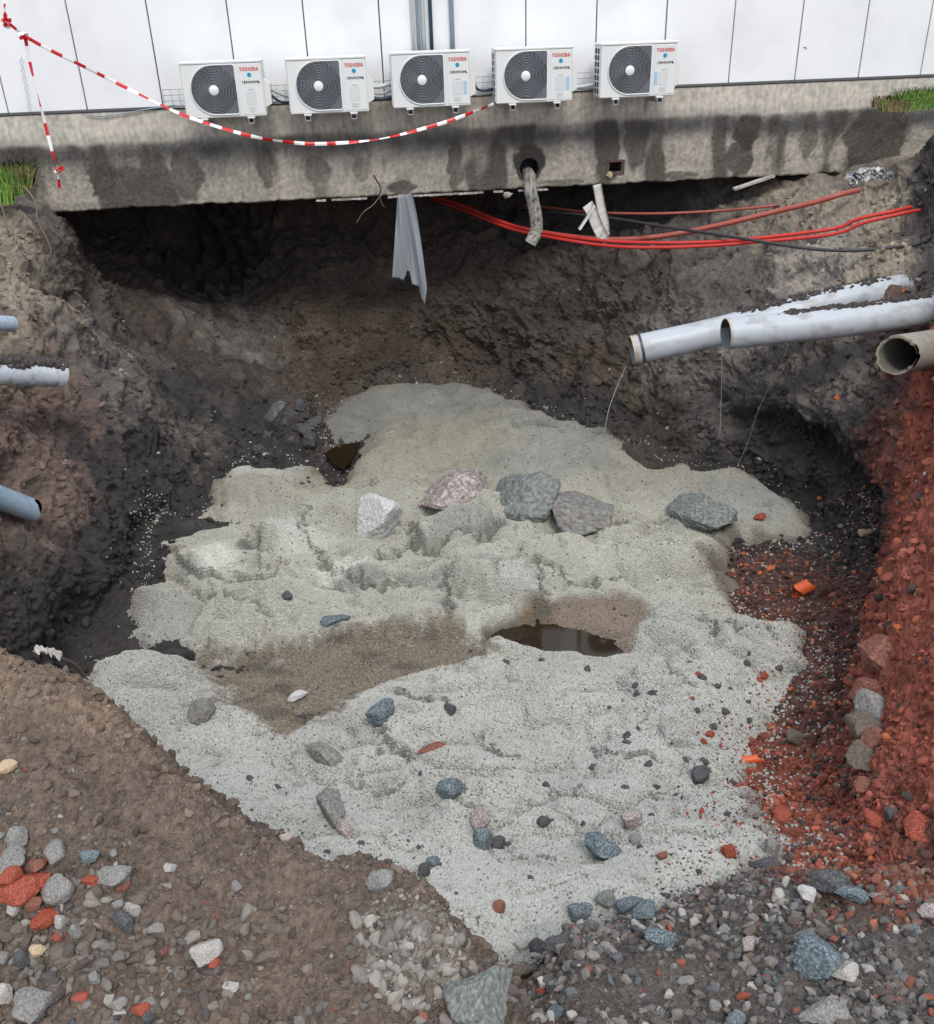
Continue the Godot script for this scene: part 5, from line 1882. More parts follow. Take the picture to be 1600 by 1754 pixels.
# ---------------------------------------------------------------- pipes
func pipe_thing(called: String, label: String, pts: Array, r: float, tone: Color, dirt: float, material: Material, wall := 0.006, shape = null) -> Node3D:
	var o := thing(called, label, "pipe")
	var path := smooth_path(pts, 40)
	var key := absf(r * 977.0 + pts[0].x * 31.0)
	var col := func(t: float, a: float, inside: bool) -> Color:
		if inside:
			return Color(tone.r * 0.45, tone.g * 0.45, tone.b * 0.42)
		var c := tone
		if t < 0.02:
			c = c.lerp(Color(0.45, 0.36, 0.25), 0.7)
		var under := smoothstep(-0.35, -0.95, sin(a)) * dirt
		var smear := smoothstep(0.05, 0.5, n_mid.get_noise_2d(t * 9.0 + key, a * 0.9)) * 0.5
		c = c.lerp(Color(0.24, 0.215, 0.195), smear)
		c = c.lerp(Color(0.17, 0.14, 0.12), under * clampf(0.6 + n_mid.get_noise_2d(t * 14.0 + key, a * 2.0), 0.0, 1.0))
		var f := 1.0 + 0.10 * n_mid.get_noise_2d(t * 20.0 + key, a * 2.0)
		return Color(c.r * f, c.g * f, c.b * f)
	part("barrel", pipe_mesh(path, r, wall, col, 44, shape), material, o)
	return o

func crust(o: Node3D, pts: Array, r: float, from_a: float, to_a: float, t0: float, t1: float, tone: Color, cover := 0.0) -> void:
	# earth left lying on a pipe: sinks below the pipe's surface where there is none
	var path := smooth_path(pts, 40)
	var fr := frames_along(path)
	var nu := path.size()
	var nv := 40
	var p := PackedVector3Array()
	var c := PackedColorArray()
	for i in nu:
		var t := i / (nu - 1.0)
		for j in nv:
			var v := j / (nv - 1.0)
			var a := lerpf(from_a, to_a, v)
			var d := minf(minf(v, 1.0 - v) * 4.0, minf(t - t0, t1 - t) * 14.0)
			var pos: Vector3 = path[i] + (fr[i][0] * cos(a) + fr[i][1] * sin(a)) * r
			var h := 0.55 * n_mid.get_noise_3dv(pos * 4.5) + 0.35 * n_fine.get_noise_3dv(pos * 22.0) + clampf(d, -2.0, 0.6) - 0.25 + cover
			var lift := clampf(h * 0.045, -0.02, 0.028) + (0.005 * n_fine.get_noise_3dv(pos * 70.0) if h > 0 else 0.0)
			p.append(path[i] + (fr[i][0] * cos(a) + fr[i][1] * sin(a)) * (r + lift))
			var f := 0.85 + 0.5 * n_fine.get_noise_3dv(pos * 30.0)
			c.append(Color(tone.r * f, tone.g * f, tone.b * f))
	part("soil_crust", grid_mesh(p, nu, nv, c, (path[0] + path[-1]) / 2.0 + Vector3(0, 3, 2)), M.near_soil, o)

func build_pipes() -> void:
	var lilac := Color(0.43, 0.465, 0.505)
	var pa := [at(1082, 600, -7.55), at(1200, 575, -7.57), at(1300, 550, -7.58), at(1400, 525, -7.62), at(1480, 507, -7.68), at(1540, 496, -7.78), at(1590, 488, -8.0)]
	var o := pipe_thing("sewer_pipe", "long pale plastic pipe jutting over the pit, its open end lowest and leftmost", pa, 0.122, lilac, 0.8, M.pipe)
	var ring := smooth_path([at(1096, 597, -7.55), at(1100, 596, -7.55)], 2)
	part("seal_ring", pipe_mesh(ring, 0.127, 0.012, func(_t: float, _a: float, _i: bool) -> Color: return Color(0.05, 0.045, 0.045), 40), M.pipe, o)
	crust(o, pa, 0.122, 0.5, 2.2, 0.25, 0.80, Color(0.075, 0.064, 0.06), -0.22)
	var pb := [at(1243, 572, -6.92), at(1330, 563, -6.96), at(1430, 553, -7.0), at(1530, 540, -7.05), at(1600, 529, -7.1), at(1700, 512, -7.2)]
	o = pipe_thing("sewer_pipe", "second pale plastic pipe in front, its open mouth against the first pipe", pb, 0.118, lilac, 0.8, M.pipe)
	crust(o, pb, 0.118, 0.2, 1.95, 0.2, 0.8, Color(0.075, 0.064, 0.06), -0.1)
	var collar := smooth_path([at(1588, 531, -7.09), at(1640, 522, -7.14)], 3)
	part("collar", pipe_mesh(collar, 0.124, 0.01, func(_t: float, _a: float, _i: bool) -> Color: return lilac, 40), M.pipe, o)
	# concrete pipe with a chipped mouth
	var pk := [at(1534, 608, -6.05), at(1575, 601, -6.3), at(1650, 588, -6.75), at(1720, 578, -7.1)]
	var chip := func(t: float, a: float) -> Vector2:
		var s := 0.0
		if t < 0.03:
			s = 0.04 * maxf(0.0, n_fine.get_noise_2d(a * 2.0, 4.0)) + (0.05 if a > 2.4 and a < 3.7 else 0.0)
		return Vector2(1.0, s)
	pipe_thing("concrete_pipe", "short grey concrete pipe with a chipped mouth in the right bank", pk, 0.135, Color(0.33, 0.31, 0.27), 0.3, M.pipe_concrete, 0.022, chip)
	# left bank
	var p1 := [at(21, 555, -6.75), at(0, 554, -6.65), at(-60, 552, -6.4)]
	pipe_thing("waste_pipe", "small blue grey pipe end, uppermost in the left bank", p1, 0.058, Color(0.33, 0.42, 0.52), 0.5, M.pipe)
	var p2 := [at(104, 640, -6.62), at(60, 638, -6.45), at(0, 636, -6.2), at(-80, 632, -5.9)]
	o = pipe_thing("waste_pipe", "white pipe end in the left bank with black earth on top", p2, 0.098, Color(0.56, 0.60, 0.66), 0.9, M.pipe)
	crust(o, p2, 0.098, 0.3, 3.0, -0.3, 1.3, Color(0.085, 0.072, 0.07), 0.05)
	var rp := smooth_path([at(92, 640, -6.58), at(103, 640, -6.62)], 3)
	part("socket", pipe_mesh(rp, 0.104, 0.01, func(_t: float, _a: float, _i: bool) -> Color: return Color(0.5, 0.53, 0.57), 36), M.pipe, o)
	var p3 := [at(56, 874, -5.62), at(0, 853, -5.4), at(-70, 826, -5.1)]
	var notch := func(t: float, a: float) -> Vector2:
		var s := 0.0
		if t < 0.02:
			s = 0.05 * maxf(0.0, sin(a * 1.0 + 0.6)) + 0.02 * n_fine.get_noise_2d(a * 2.0, 1.0)
		return Vector2(1.0, s)
	pipe_thing("waste_pipe", "broken blue grey pipe sloping out of the left bank, lowest of three", p3, 0.078, Color(0.30, 0.40, 0.50), 0.3, M.pipe, 0.006, notch)
	# water trickling from the long pipe
	var tp := []
	for q in [[1072, 628], [1062, 650], [1050, 680], [1042, 705], [1035, 742]]:
		tp.append(at(q[0], q[1], -7.75))
	tag(part("water_trickle", tube_mesh(smooth_path(tp, 6), 0.0035, 0.002, 6), M.trickle), "thin trickle of water falling from the long pale pipe", "water")
	var tp2 := []
	for q in [[1237, 600], [1236, 640], [1235, 700], [1233, 745]]:
		tp2.append(at(q[0], q[1], -7.3))
	tag(part("water_trickle", tube_mesh(smooth_path(tp2, 6), 0.0018, 0.0015, 6), M.trickle), "fine drip of water below the second pipe's open mouth", "water")
	var wp := []
	for q in [[1352, 590], [1340, 615], [1325, 648], [1300, 700], [1282, 755], [1262, 800]]:
		wp.append(at(q[0], q[1], -7.35))
	tag(part("loose_wire", tube_mesh(smooth_path(wp, 6), 0.0028, 0.0024, 6), M.root), "thin wire hanging from under the second pipe to the fill", "wire")


func build_pools() -> void:
	var flat := func(poly: Array, y: float) -> ArrayMesh:
		var v := PackedVector2Array()
		for k in range(0, poly.size(), 2):
			var d := ray(poly[k], poly[k + 1])
			var q := EYE + d * ((y - EYE.y) / d.y)
			v.append(Vector2(q.x, q.z))
		var st := st_new()
		var tri := Geometry2D.triangulate_polygon(v)
		for k in range(0, tri.size(), 3):
			var t := [Vector3(v[tri[k]].x, y, v[tri[k]].y), Vector3(v[tri[k + 1]].x, y, v[tri[k + 1]].y), Vector3(v[tri[k + 2]].x, y, v[tri[k + 2]].y)]
			face_out(st, t, Vector3(t[0].x, y - 5.0, t[0].z))
		return st_done(st)
	var c := on_fill(950, 1080)
	tag(part("water_pool", flat.call([800, 1100, 850, 1055, 920, 1025, 1000, 1015, 1080, 1005, 1130, 1030, 1120, 1090, 1090, 1130, 960, 1125, 850, 1125], c.y - 0.075), M.water_brown), "pool of brown water standing in a hollow of the fill", "", "", "structure")
	c = on_fill(585, 780)
	tag(part("water_puddle", flat.call([553, 777, 580, 762, 618, 757, 604, 786, 588, 805, 572, 794], c.y - 0.075), M.water_brown), "small dark puddle at the back left of the fill", "", "", "structure")


# ---------------------------------------------------------------- single rocks
func lay(called: String, label: String, kind: String, mesh: Mesh, px: float, py: float, wide: float, tall := 0.75, turn := 0.0, sink := 0.3, tilt := 0.0, group := "", cat := "rock") -> MeshInstance3D:
	# px, py: the middle of the rock in the photograph, wide: its width in photograph pixels
	var p := drop(px, py + wide * tall * 0.3) if py > 1000.0 or wide < 60.0 else on_fill(px, py + wide * tall * 0.3)
	var dist := (p - EYE).dot(-cam_basis.z)
	var r := wide * dist / F / 2.0
	var o := part(called, mesh, M[kind], self)
	var b := Basis(Vector3.BACK, tilt) * Basis(Vector3.UP, turn)
	o.transform = Transform3D(b * Basis().scaled(Vector3(r, r * tall / 0.75, r)) * (0.98 if wide > 80.0 else 1.05), Vector3(p.x, surface_y(p.x, p.z) + r * tall * (0.9 - sink * 1.6), p.z))
	tag(o, label, cat, group)
	marks.append([p.x, p.z, label])
	return o

func beside(x: float, z: float) -> String:               # the named rock nearest to a place
	var best := 9.0
	var out := ""
	for q in marks:
		var d := Vector2(x - q[0], z - q[1]).length()
		if d < best and d > 0.01:
			best = d
			var w: PackedStringArray = str(q[2]).split(" ")
			var cut := 5
			for k in range(1, mini(w.size(), 7)):
				if w[k] in ["stone", "rock", "boulder", "slab", "shard", "block", "lump", "wedge", "chip", "ball", "patch"]:
					cut = k + 1
					break
			out = " ".join(w.slice(0, cut))
	return out

func build_rocks() -> void:
	var bo: Array = rocks.boulder
	var sn: Array = rocks.stone
	var sl: Array = rocks.slab
	var ro: Array = rocks.round
	# boulders half sunk in the far fill
	lay("boulder", "white speckled boulder standing alone on the grey fill", "rock_white", bo[0], 650, 884, 88, 0.8, 0.4, 0.42)
	lay("boulder", "reddish grey crusted boulder half sunk behind the white one", "rock_pink", bo[1], 782, 842, 110, 0.68, 1.2, 0.45)
	lay("boulder", "greenish boulder half sunk right of the reddish one", "rock_green", bo[2], 905, 856, 104, 0.62, 2.2, 0.62)
	lay("boulder", "cracked grey boulder coated with grains, right of the greenish one", "rock_grey", bo[3], 1000, 878, 122, 0.5, 0.2, 0.6)
	lay("boulder", "dark green grey rock, rightmost of the row in the fill", "rock_green", bo[4], 1195, 879, 100, 0.52, 2.9, 0.58)
	# stones on the fill
	lay("stone", "black ball of earth on the pale fill below the lumpy lobes", "rock_dark", ro[0], 492, 1021, 18, 0.85, 0.0, 0.1)
	lay("stone", "flat dark blue slab at the upper edge of the brown film", "rock_blue", sl[0], 570, 1060, 48, 0.6, 0.35, 0.2)
	lay("stone", "dark speckled wedge standing at the left rim of the brown film", "rock_grey", sn[0], 345, 1214, 48, 0.95, 0.7, 0.15, 0.5)
	lay("stone", "black and white shard lying in the brown film", "rock_white", sl[1], 513, 1192, 34, 0.9, 0.5, 0.1, 0.3)
	lay("stone", "blue black rock coated with grains below the brown film", "rock_blue", sn[1], 652, 1222, 55, 0.72, 1.0, 0.3)
	lay("stone", "small dark stone with a pale top right of the coated rock", "rock_dark", sn[2], 772, 1217, 24, 0.9, 0.0, 0.1)
	lay("stone", "long striped grey rock lying on the fill", "rock_grey", sl[2], 550, 1286, 70, 1.0, -0.6, 0.15, -0.25)
	lay("stone", "crumbled patch of rust brown clay on the fill", "rock_rust", sl[3], 742, 1279, 46, 0.4, 0.2, 0.35)
	lay("stone", "long pale grey slab leaning in the fill", "rock_grey", sl[0], 570, 1370, 84, 1.0, -1.15, 0.2, -0.2)
	lay("stone", "pinkish white shard at the foot of the long slab", "rock_pink", sl[1], 590, 1420, 40, 1.0, -0.8, 0.15, -0.3)
	lay("stone", "blue grey rounded rock sunk in the middle of the near fill", "rock_blue", ro[1], 771, 1348, 46, 0.85, 0.5, 0.25)
	lay("stone", "dark blue rock under a pinkish white block", "rock_blue", sn[3], 826, 1440, 48, 0.7, 0.4, 0.2)
	lay("stone", "pinkish white block resting on a dark blue rock", "rock_pink", sn[4], 826, 1410, 40, 0.85, 1.4, -0.25)
	lay("stone", "small grey black stone right of the pinkish block", "rock_dark", sn[5], 855, 1446, 24, 0.9, 0.3, 0.15)
	lay("stone", "dark stone on the fill between the block and the pink brown rock", "rock_dark", ro[2], 932, 1408, 22, 0.9, 0.3, 0.2)
	lay("stone", "pink brown block of rock standing on the near fill", "rock_pink", sn[6], 1080, 1402, 40, 1.2, 0.6, 0.1)
	lay("stone", "small grey stone in front of the pink brown block", "rock_grey", ro[0], 1087, 1436, 20, 0.8, 0.3, 0.2)
	lay("stone", "angular teal rock with white veins on the near fill", "rock_blue", sn[7], 1030, 1456, 58, 0.75, -0.5, 0.1, -0.3)
	lay("stone", "hollowed charcoal stone beside the red rubble", "rock_dark", sn[0], 1198, 1323, 36, 0.75, 0.5, 0.15)
	lay("stone", "small brown stone on the near fill right of the teal rock", "rock_rust", sn[1], 1133, 1468, 20, 0.75, 0.5, 0.15)
	lay("stone", "brick red shard standing on the fill's near right rim", "rock_red", sn[2], 1249, 1460, 28, 1.1, 0.5, 0.05, 0.4)
	lay("stone", "flat dark grey stone at the fill's near right rim", "rock_dark", sl[3], 1311, 1476, 48, 0.9, -0.2, 0.2)
	lay("stone", "grey brown stone behind the flat dark one", "rock_grey", sn[3], 1320, 1454, 36, 0.75, 0.3, 0.2)
	lay("stone", "rust orange stone on the far right lobe of the fill", "rock_red", sn[4], 1303, 887, 18, 0.75, 0.3, 0.1)
	lay("stone", "navy blue stone at the fill's near left rim", "rock_blue", ro[1], 742, 1476, 24, 0.9, 0.5, 0.05)
	lay("stone", "brown black stone touching the navy one", "rock_dark", sn[5], 727, 1494, 22, 1.1, 0.2, 0.1)
	lay("stone", "white pebble between the hollowed stone and the teal rock", "rock_pale", sn[6], 979, 1385, 10, 0.9, 0.2, 0.0)
	lay("stone", "pale flat stone coated with grains in the left fill", "rock_pale", ro[2], 358, 1303, 36, 0.5, 0.2, 0.4)
	lay("stone", "two toned grey stone at the near right rim by the salmon rock", "rock_grey", sn[7], 1288, 1390, 22, 0.85, 0.9, 0.1)
	lay("stone", "salmon brick lump at the border of fill and red rubble", "rock_red", sn[0], 1335, 1392, 40, 0.8, 0.9, 0.15)
	lay("stone", "bluish rock where the fill meets the near gravel", "rock_blue", sn[1], 990, 1566, 42, 0.85, 0.2, 0.1)
	lay("stone", "olive grey rock beside two dark blue ones at the fill's toe", "rock_green", sn[2], 1040, 1540, 36, 0.9, 1.1, 0.1)
	lay("stone", "navy flat rock right of the olive one", "rock_blue", sl[0], 1073, 1547, 46, 0.9, 0.4, 0.1)
	lay("stone", "slate blue rock below the navy flat one", "rock_blue", sn[4], 1106, 1564, 38, 0.7, 0.6, 0.1)
	lay("stone", "rust brown stone at the fill's toe", "rock_rust", sn[5], 855, 1555, 24, 0.85, 0.3, 0.15)
	# near gravel, right
	lay("boulder", "big greenish boulder with a rust patch at the bottom edge", "rock_green", bo[5], 820, 1702, 132, 0.9, 0.7, 0.4)
	lay("stone", "pale blue angular rock in the gravel, largest near the fill's toe", "rock_blue", sn[6], 1128, 1606, 56, 0.65, 0.1, 0.1)
	lay("stone", "dark purple slab beside a white stone in the near gravel", "rock_dark", sn[7], 955, 1618, 42, 0.75, 0.4, 0.1)
	lay("stone", "charcoal stone standing left of the purple slab", "rock_dark", sn[0], 918, 1622, 34, 1.1, 1.4, 0.1)
	lay("stone", "white stone left of the charcoal one", "rock_pale", sn[1], 895, 1622, 28, 0.8, 0.5, 0.1)
	lay("stone", "dark slate slab lying before the red earth", "rock_dark", sl[1], 1425, 1516, 78, 1.1, -0.25, 0.1)
	lay("stone", "blue slate slab leaning on the dark slate", "rock_blue", sl[2], 1446, 1532, 50, 1.0, -0.35, 0.0)
	lay("stone", "white limestone lump left of the slate slabs", "rock_white", sn[2], 1383, 1530, 34, 0.9, 0.2, 0.1)
	lay("stone", "flat white stone left of the limestone lump", "rock_pale", sn[3], 1333, 1537, 34, 0.6, 0.2, 0.15)
	lay("boulder", "crumbling teal boulder in the right gravel", "rock_blue", bo[0], 1395, 1640, 92, 0.7, 0.2, 0.25)
	lay("stone", "white angular stone right of the crumbling teal boulder", "rock_pale", sn[4], 1449, 1668, 40, 0.8, 0.2, 0.1)
	lay("stone", "pale pink stone in the middle of the near gravel", "rock_pink", sn[5], 1281, 1620, 26, 0.85, 0.4, 0.1)
	lay("stone", "grey brown wedge above the pale pink stone", "rock_brown", sn[6], 1283, 1597, 28, 0.85, 0.9, 0.1)
	lay("stone", "long grey shard lying at the lower right", "rock_grey", sl[3], 1410, 1731, 84, 0.7, 0.05, 0.15)
	lay("stone", "grey lilac rock at the right edge of the gravel", "rock_pink", sn[7], 1592, 1563, 36, 0.9, 0.2, 0.1)
	lay("stone", "pale blue rock cut by the bottom edge on the right", "rock_blue", sn[0], 1258, 1748, 36, 0.8, 0.2, 0.1)
	lay("stone", "striped grey stone right of the greenish boulder", "rock_white", sn[1], 933, 1684, 30, 0.75, 0.2, 0.1)
	lay("stone", "orange red chip right of the greenish boulder", "rock_red", sn[2], 928, 1702, 20, 0.7, 0.2, 0.1)
	lay("stone", "olive brown slab left of the near gravel", "rock_brown", sl[0], 892, 1662, 46, 0.9, 0.2, 0.1)
	lay("stone", "white brown stone in the red earth on the right", "rock_pale", sn[3], 1508, 1470, 28, 1.0, 0.3, 0.1)
	# heap, left
	lay("stone", "large salmon red stone in the left stone pile", "rock_red", sn[4], 36, 1532, 62, 0.75, 0.3, 0.15)
	lay("stone", "bright red stone above the salmon one, left", "rock_red", sn[5], 26, 1508, 36, 0.8, 0.3, 0.1)
	lay("stone", "bright red flat stone right of the salmon one", "rock_red", sn[6], 66, 1506, 46, 0.6, 0.3, 0.1)
	lay("stone", "dark red stone topmost in the left pile", "rock_rust", sn[7], 65, 1486, 34, 0.65, 0.3, 0.1)
	lay("stone", "rounded grey stone in the left pile", "rock_grey", ro[0], 103, 1526, 50, 0.9, 0.3, 0.1)
	lay("stone", "rust red lump below the rounded grey stone", "rock_red", sn[0], 80, 1568, 46, 0.6, 0.3, 0.15)
	lay("stone", "dark rust stone between salmon and grey stones", "rock_rust", sn[1], 58, 1552, 32, 0.9, 0.3, 0.1)
	lay("stone", "pale blunt stone below the salmon one", "rock_pale", sn[2], 27, 1562, 24, 1.0, 0.1, 0.1)
	lay("stone", "flat grey stone at the upper left of the pile", "rock_grey", sn[3], 30, 1440, 48, 0.6, 0.2, 0.2)
	lay("stone", "broad grey stone left in the pile above the red ones", "rock_grey", sn[4], 22, 1472, 56, 0.6, 1.2, 0.2)
	lay("stone", "grey stone with sharp top in the upper pile", "rock_grey", sn[5], 100, 1463, 40, 0.75, 1.2, 0.1)
	lay("stone", "bright red stone alone right of the pile", "rock_red", sn[6], 158, 1508, 30, 0.9, 0.2, 0.1)
	lay("stone", "big grey angular stone right of the lone red one", "rock_grey", sn[7], 200, 1503, 52, 0.75, 0.2, 0.15)
	lay("stone", "dark red chip leaning on the big grey stone", "rock_rust", sn[0], 215, 1519, 24, 0.8, 0.2, 0.0)
	lay("stone", "light blue grey stone behind the pile", "rock_blue", sn[1], 155, 1473, 32, 0.8, 0.2, 0.15)
	lay("stone", "cream coloured round stone at the lower left", "rock_tan", ro[1], 67, 1628, 27, 0.9, 0.2, 0.1)
	lay("stone", "large flat grey slab in the lower left corner", "rock_grey", sn[2], 60, 1718, 72, 0.55, 0.2, 0.15)
	lay("stone", "pale stone cut by the left edge near the corner", "rock_pale", sn[3], 10, 1706, 36, 0.95, 0.2, 0.1)
	lay("stone", "bright orange red stone at the bottom left", "rock_red", sn[4], 244, 1731, 26, 0.95, 0.2, 0.1)
	lay("stone", "dark oblong stone right of the pile", "rock_dark", sl[1], 215, 1577, 46, 1.3, -0.5, 0.15, -0.4)
	lay("stone", "crumbly pale lump in the middle of the heap", "rock_pale", bo[1], 355, 1626, 40, 0.85, 0.2, 0.2)
	lay("stone", "red chip below the crumbly pale lump", "rock_red", sn[5], 370, 1652, 20, 0.8, 0.2, 0.1)
	lay("stone", "white angular stone in the lower heap", "rock_pale", sn[6], 396, 1689, 30, 0.7, 0.2, 0.1)
	lay("stone", "grey block standing on the broken edge of the heap", "rock_grey", sn[7], 655, 1512, 42, 1.25, 0.3, 0.15)
	lay("stone", "orange sandstone lump at the left edge of the heap", "rock_tan", sn[0], 14, 1309, 34, 0.6, 0.3, 0.2)
	lay("stone", "pink stone half buried at the rim of the heap", "rock_pink", sn[1], 490, 1437, 24, 0.7, 0.3, 0.2)
	lay("stone", "grey stone cut by the left edge, lower pile", "rock_grey", sn[2], 8, 1640, 26, 0.9, 0.3, 0.1)
	lay("stone", "dark grey stone beside the cream round one", "rock_dark", sn[3], 40, 1650, 34, 0.9, 0.3, 0.1)
	lay("stone", "grey stone in the lower heap right of the flat slab", "rock_grey", sn[4], 205, 1722, 26, 0.9, 0.3, 0.1)
	lay("stone", "brown flat rock near the white angular stone", "rock_brown", sl[2], 455, 1640, 44, 0.8, 0.3, 0.15)
	# rocks stuck in the red bank
	var bank := [
		[1492, 1218, -3.72, 62, "rock_grey", bo[2], "grey white boulder stuck in the red bank", 0.85], [1490, 1248, -3.66, 70, "rock_brown", bo[3], "dark rock under the grey white boulder in the red bank", 0.7], [1495, 1125, -4.35, 60, "rock_rust", bo[4], "rust brown block jutting from the red bank, uppermost of its row", 1.0],
		[1482, 1178, -3.98, 62, "rock_rust", bo[5], "smooth red brown block above the grey white boulder", 0.8], [1492, 1268, -3.58, 46, "rock_rust", bo[0], "mauve brown rock below the dark one in the red bank", 0.9], [1478, 1290, -3.5, 44, "rock_brown", bo[1], "dark brown rock, lowest of the row in the red bank", 0.9], [1475, 1342, -3.2, 36, "rock_rust", sn[2], "reddish stone fallen at the foot of the red bank", 0.7],
		[1562, 1010, -4.55, 16, "rock_tan", sn[3], "small cream stone in the red bank", 0.9], [1492, 1398, -2.85, 34, "rock_red", sn[4], "brick red lump on the red rubble", 0.8], [1516, 1386, -2.85, 24, "rock_dark", sn[5], "navy stone beside the brick red lump", 0.8], [1570, 1412, -2.75, 60, "rock_red", sn[6], "red clay block in the lower right bank", 0.6], [1365, 1268, -3.9, 28, "rock_brown", sn[7], "brown grey stone on the red rubble by the fill", 0.9], [1455, 1411, -2.8, 16, "rock_red", sn[0], "bright orange chip on the red rubble", 0.8],
		[1480, 910, -6.1, 20, "rock_tan", sn[1], "ochre stone on the dark floor under the right bank", 0.7],
	]
	for q in bank:
		var p := bank_point(q[0], q[1])
		var r: float = q[3] * (p - EYE).dot(-cam_basis.z) / F / 2.0
		var o := part("bank_rock", q[5], M[q[4]], self, p)
		o.basis = Basis(Vector3.UP, rng.randf() * TAU) * Basis().scaled(Vector3(r, r * q[7], r) * 1.3)
		tag(o, q[6], "rock")
	# rubble at the foot of the back wall
	var spots := [[460, 745], [480, 730], [500, 748], [520, 735], [470, 715], [495, 712], [530, 752], [445, 770], [540, 720], [515, 700]]
	for q in spots:
		var p := bank_point(q[0], q[1])
		var o := part("rubble_stone", sn[rng.randi_range(0, 7)], M.rock_dark, self, p)
		o.basis = rand_basis(rng.randf_range(0.06, 0.12))
		tag(o, "dark earth covered stone in the rubble beside the back left puddle", "stone", "rubble stones beside the puddle")
	# dark lumps sprinkled over the near fill
	for k in 110:
		var px := rng.randf_range(420, 1380)
		var py := rng.randf_range(1110, 1580)
		if k < 60:
			px = clampf(rng.randfn(1230, 110), 1000, 1400)
			py = clampf(rng.randfn(1260, 90), 1120, 1420)
		var p := drop(px, py)
		if sd_at(sd_fill, p.x, p.z) < 0.03:
			continue
		var s := rng.randf_range(0.008, 0.019) * (p - EYE).length() / 4.2
		var red := px > 1180 and rng.randf() < 0.4
		var o := part("earth_lump", rocks.lump[rng.randi_range(0, 5)], M.rock_red if red else M.rock_dark, self, p + Vector3(0, s * 0.4, 0))
		o.basis = rand_basis(s)
		if red:
			tag(o, "small red brick crumb on the fill near the " + beside(p.x, p.z), "brick crumb", "brick crumbs on the near fill")
		else:
			tag(o, "small black earth lump on the fill near the " + beside(p.x, p.z), "earth lump", "earth lumps on the near fill")

func bank_point(px: float, py: float) -> Vector3:
	# nearest pit wall vertex along the line of sight
	var d := ray(px, py).normalized()
	var best := Vector3.ZERO
	var bt := 1e9
	for i in range(0, loft_nu, 3):
		for j in range(0, loft_nv - 20, 3):
			var v := loft_p[i * loft_nv + j] - EYE
			var t := v.dot(d)
			if t > 0 and t < bt and (v - d * t).length_squared() < 0.0016:
				bt = t
				best = loft_p[i * loft_nv + j]
	if bt > 1e8:
		return at(px, py, -6.0)
	return best

func stone_tone(x: float, z: float) -> Color:
	var r := rng.randf()
	if x > 0.0:
		if r < 0.36:
			return Color(0.24, 0.228, 0.215)
		if r < 0.46:
			return Color(0.46, 0.44, 0.42)
		if r < 0.68:
			return Color(0.11, 0.13, 0.145)
		if r < 0.82:
			return Color(0.06, 0.06, 0.06)
		if r < 0.86:
			return Color(0.34, 0.07, 0.035)
		return Color(0.17, 0.14, 0.115)
	if r < 0.40:
		return Color(0.20, 0.18, 0.158)
	if r < 0.54:
		return Color(0.33, 0.30, 0.265)
	if r < 0.93:
		return Color(0.12, 0.092, 0.074)
	if r < 0.95:
		return Color(0.36, 0.055, 0.03)
	return Color(0.06, 0.055, 0.055)

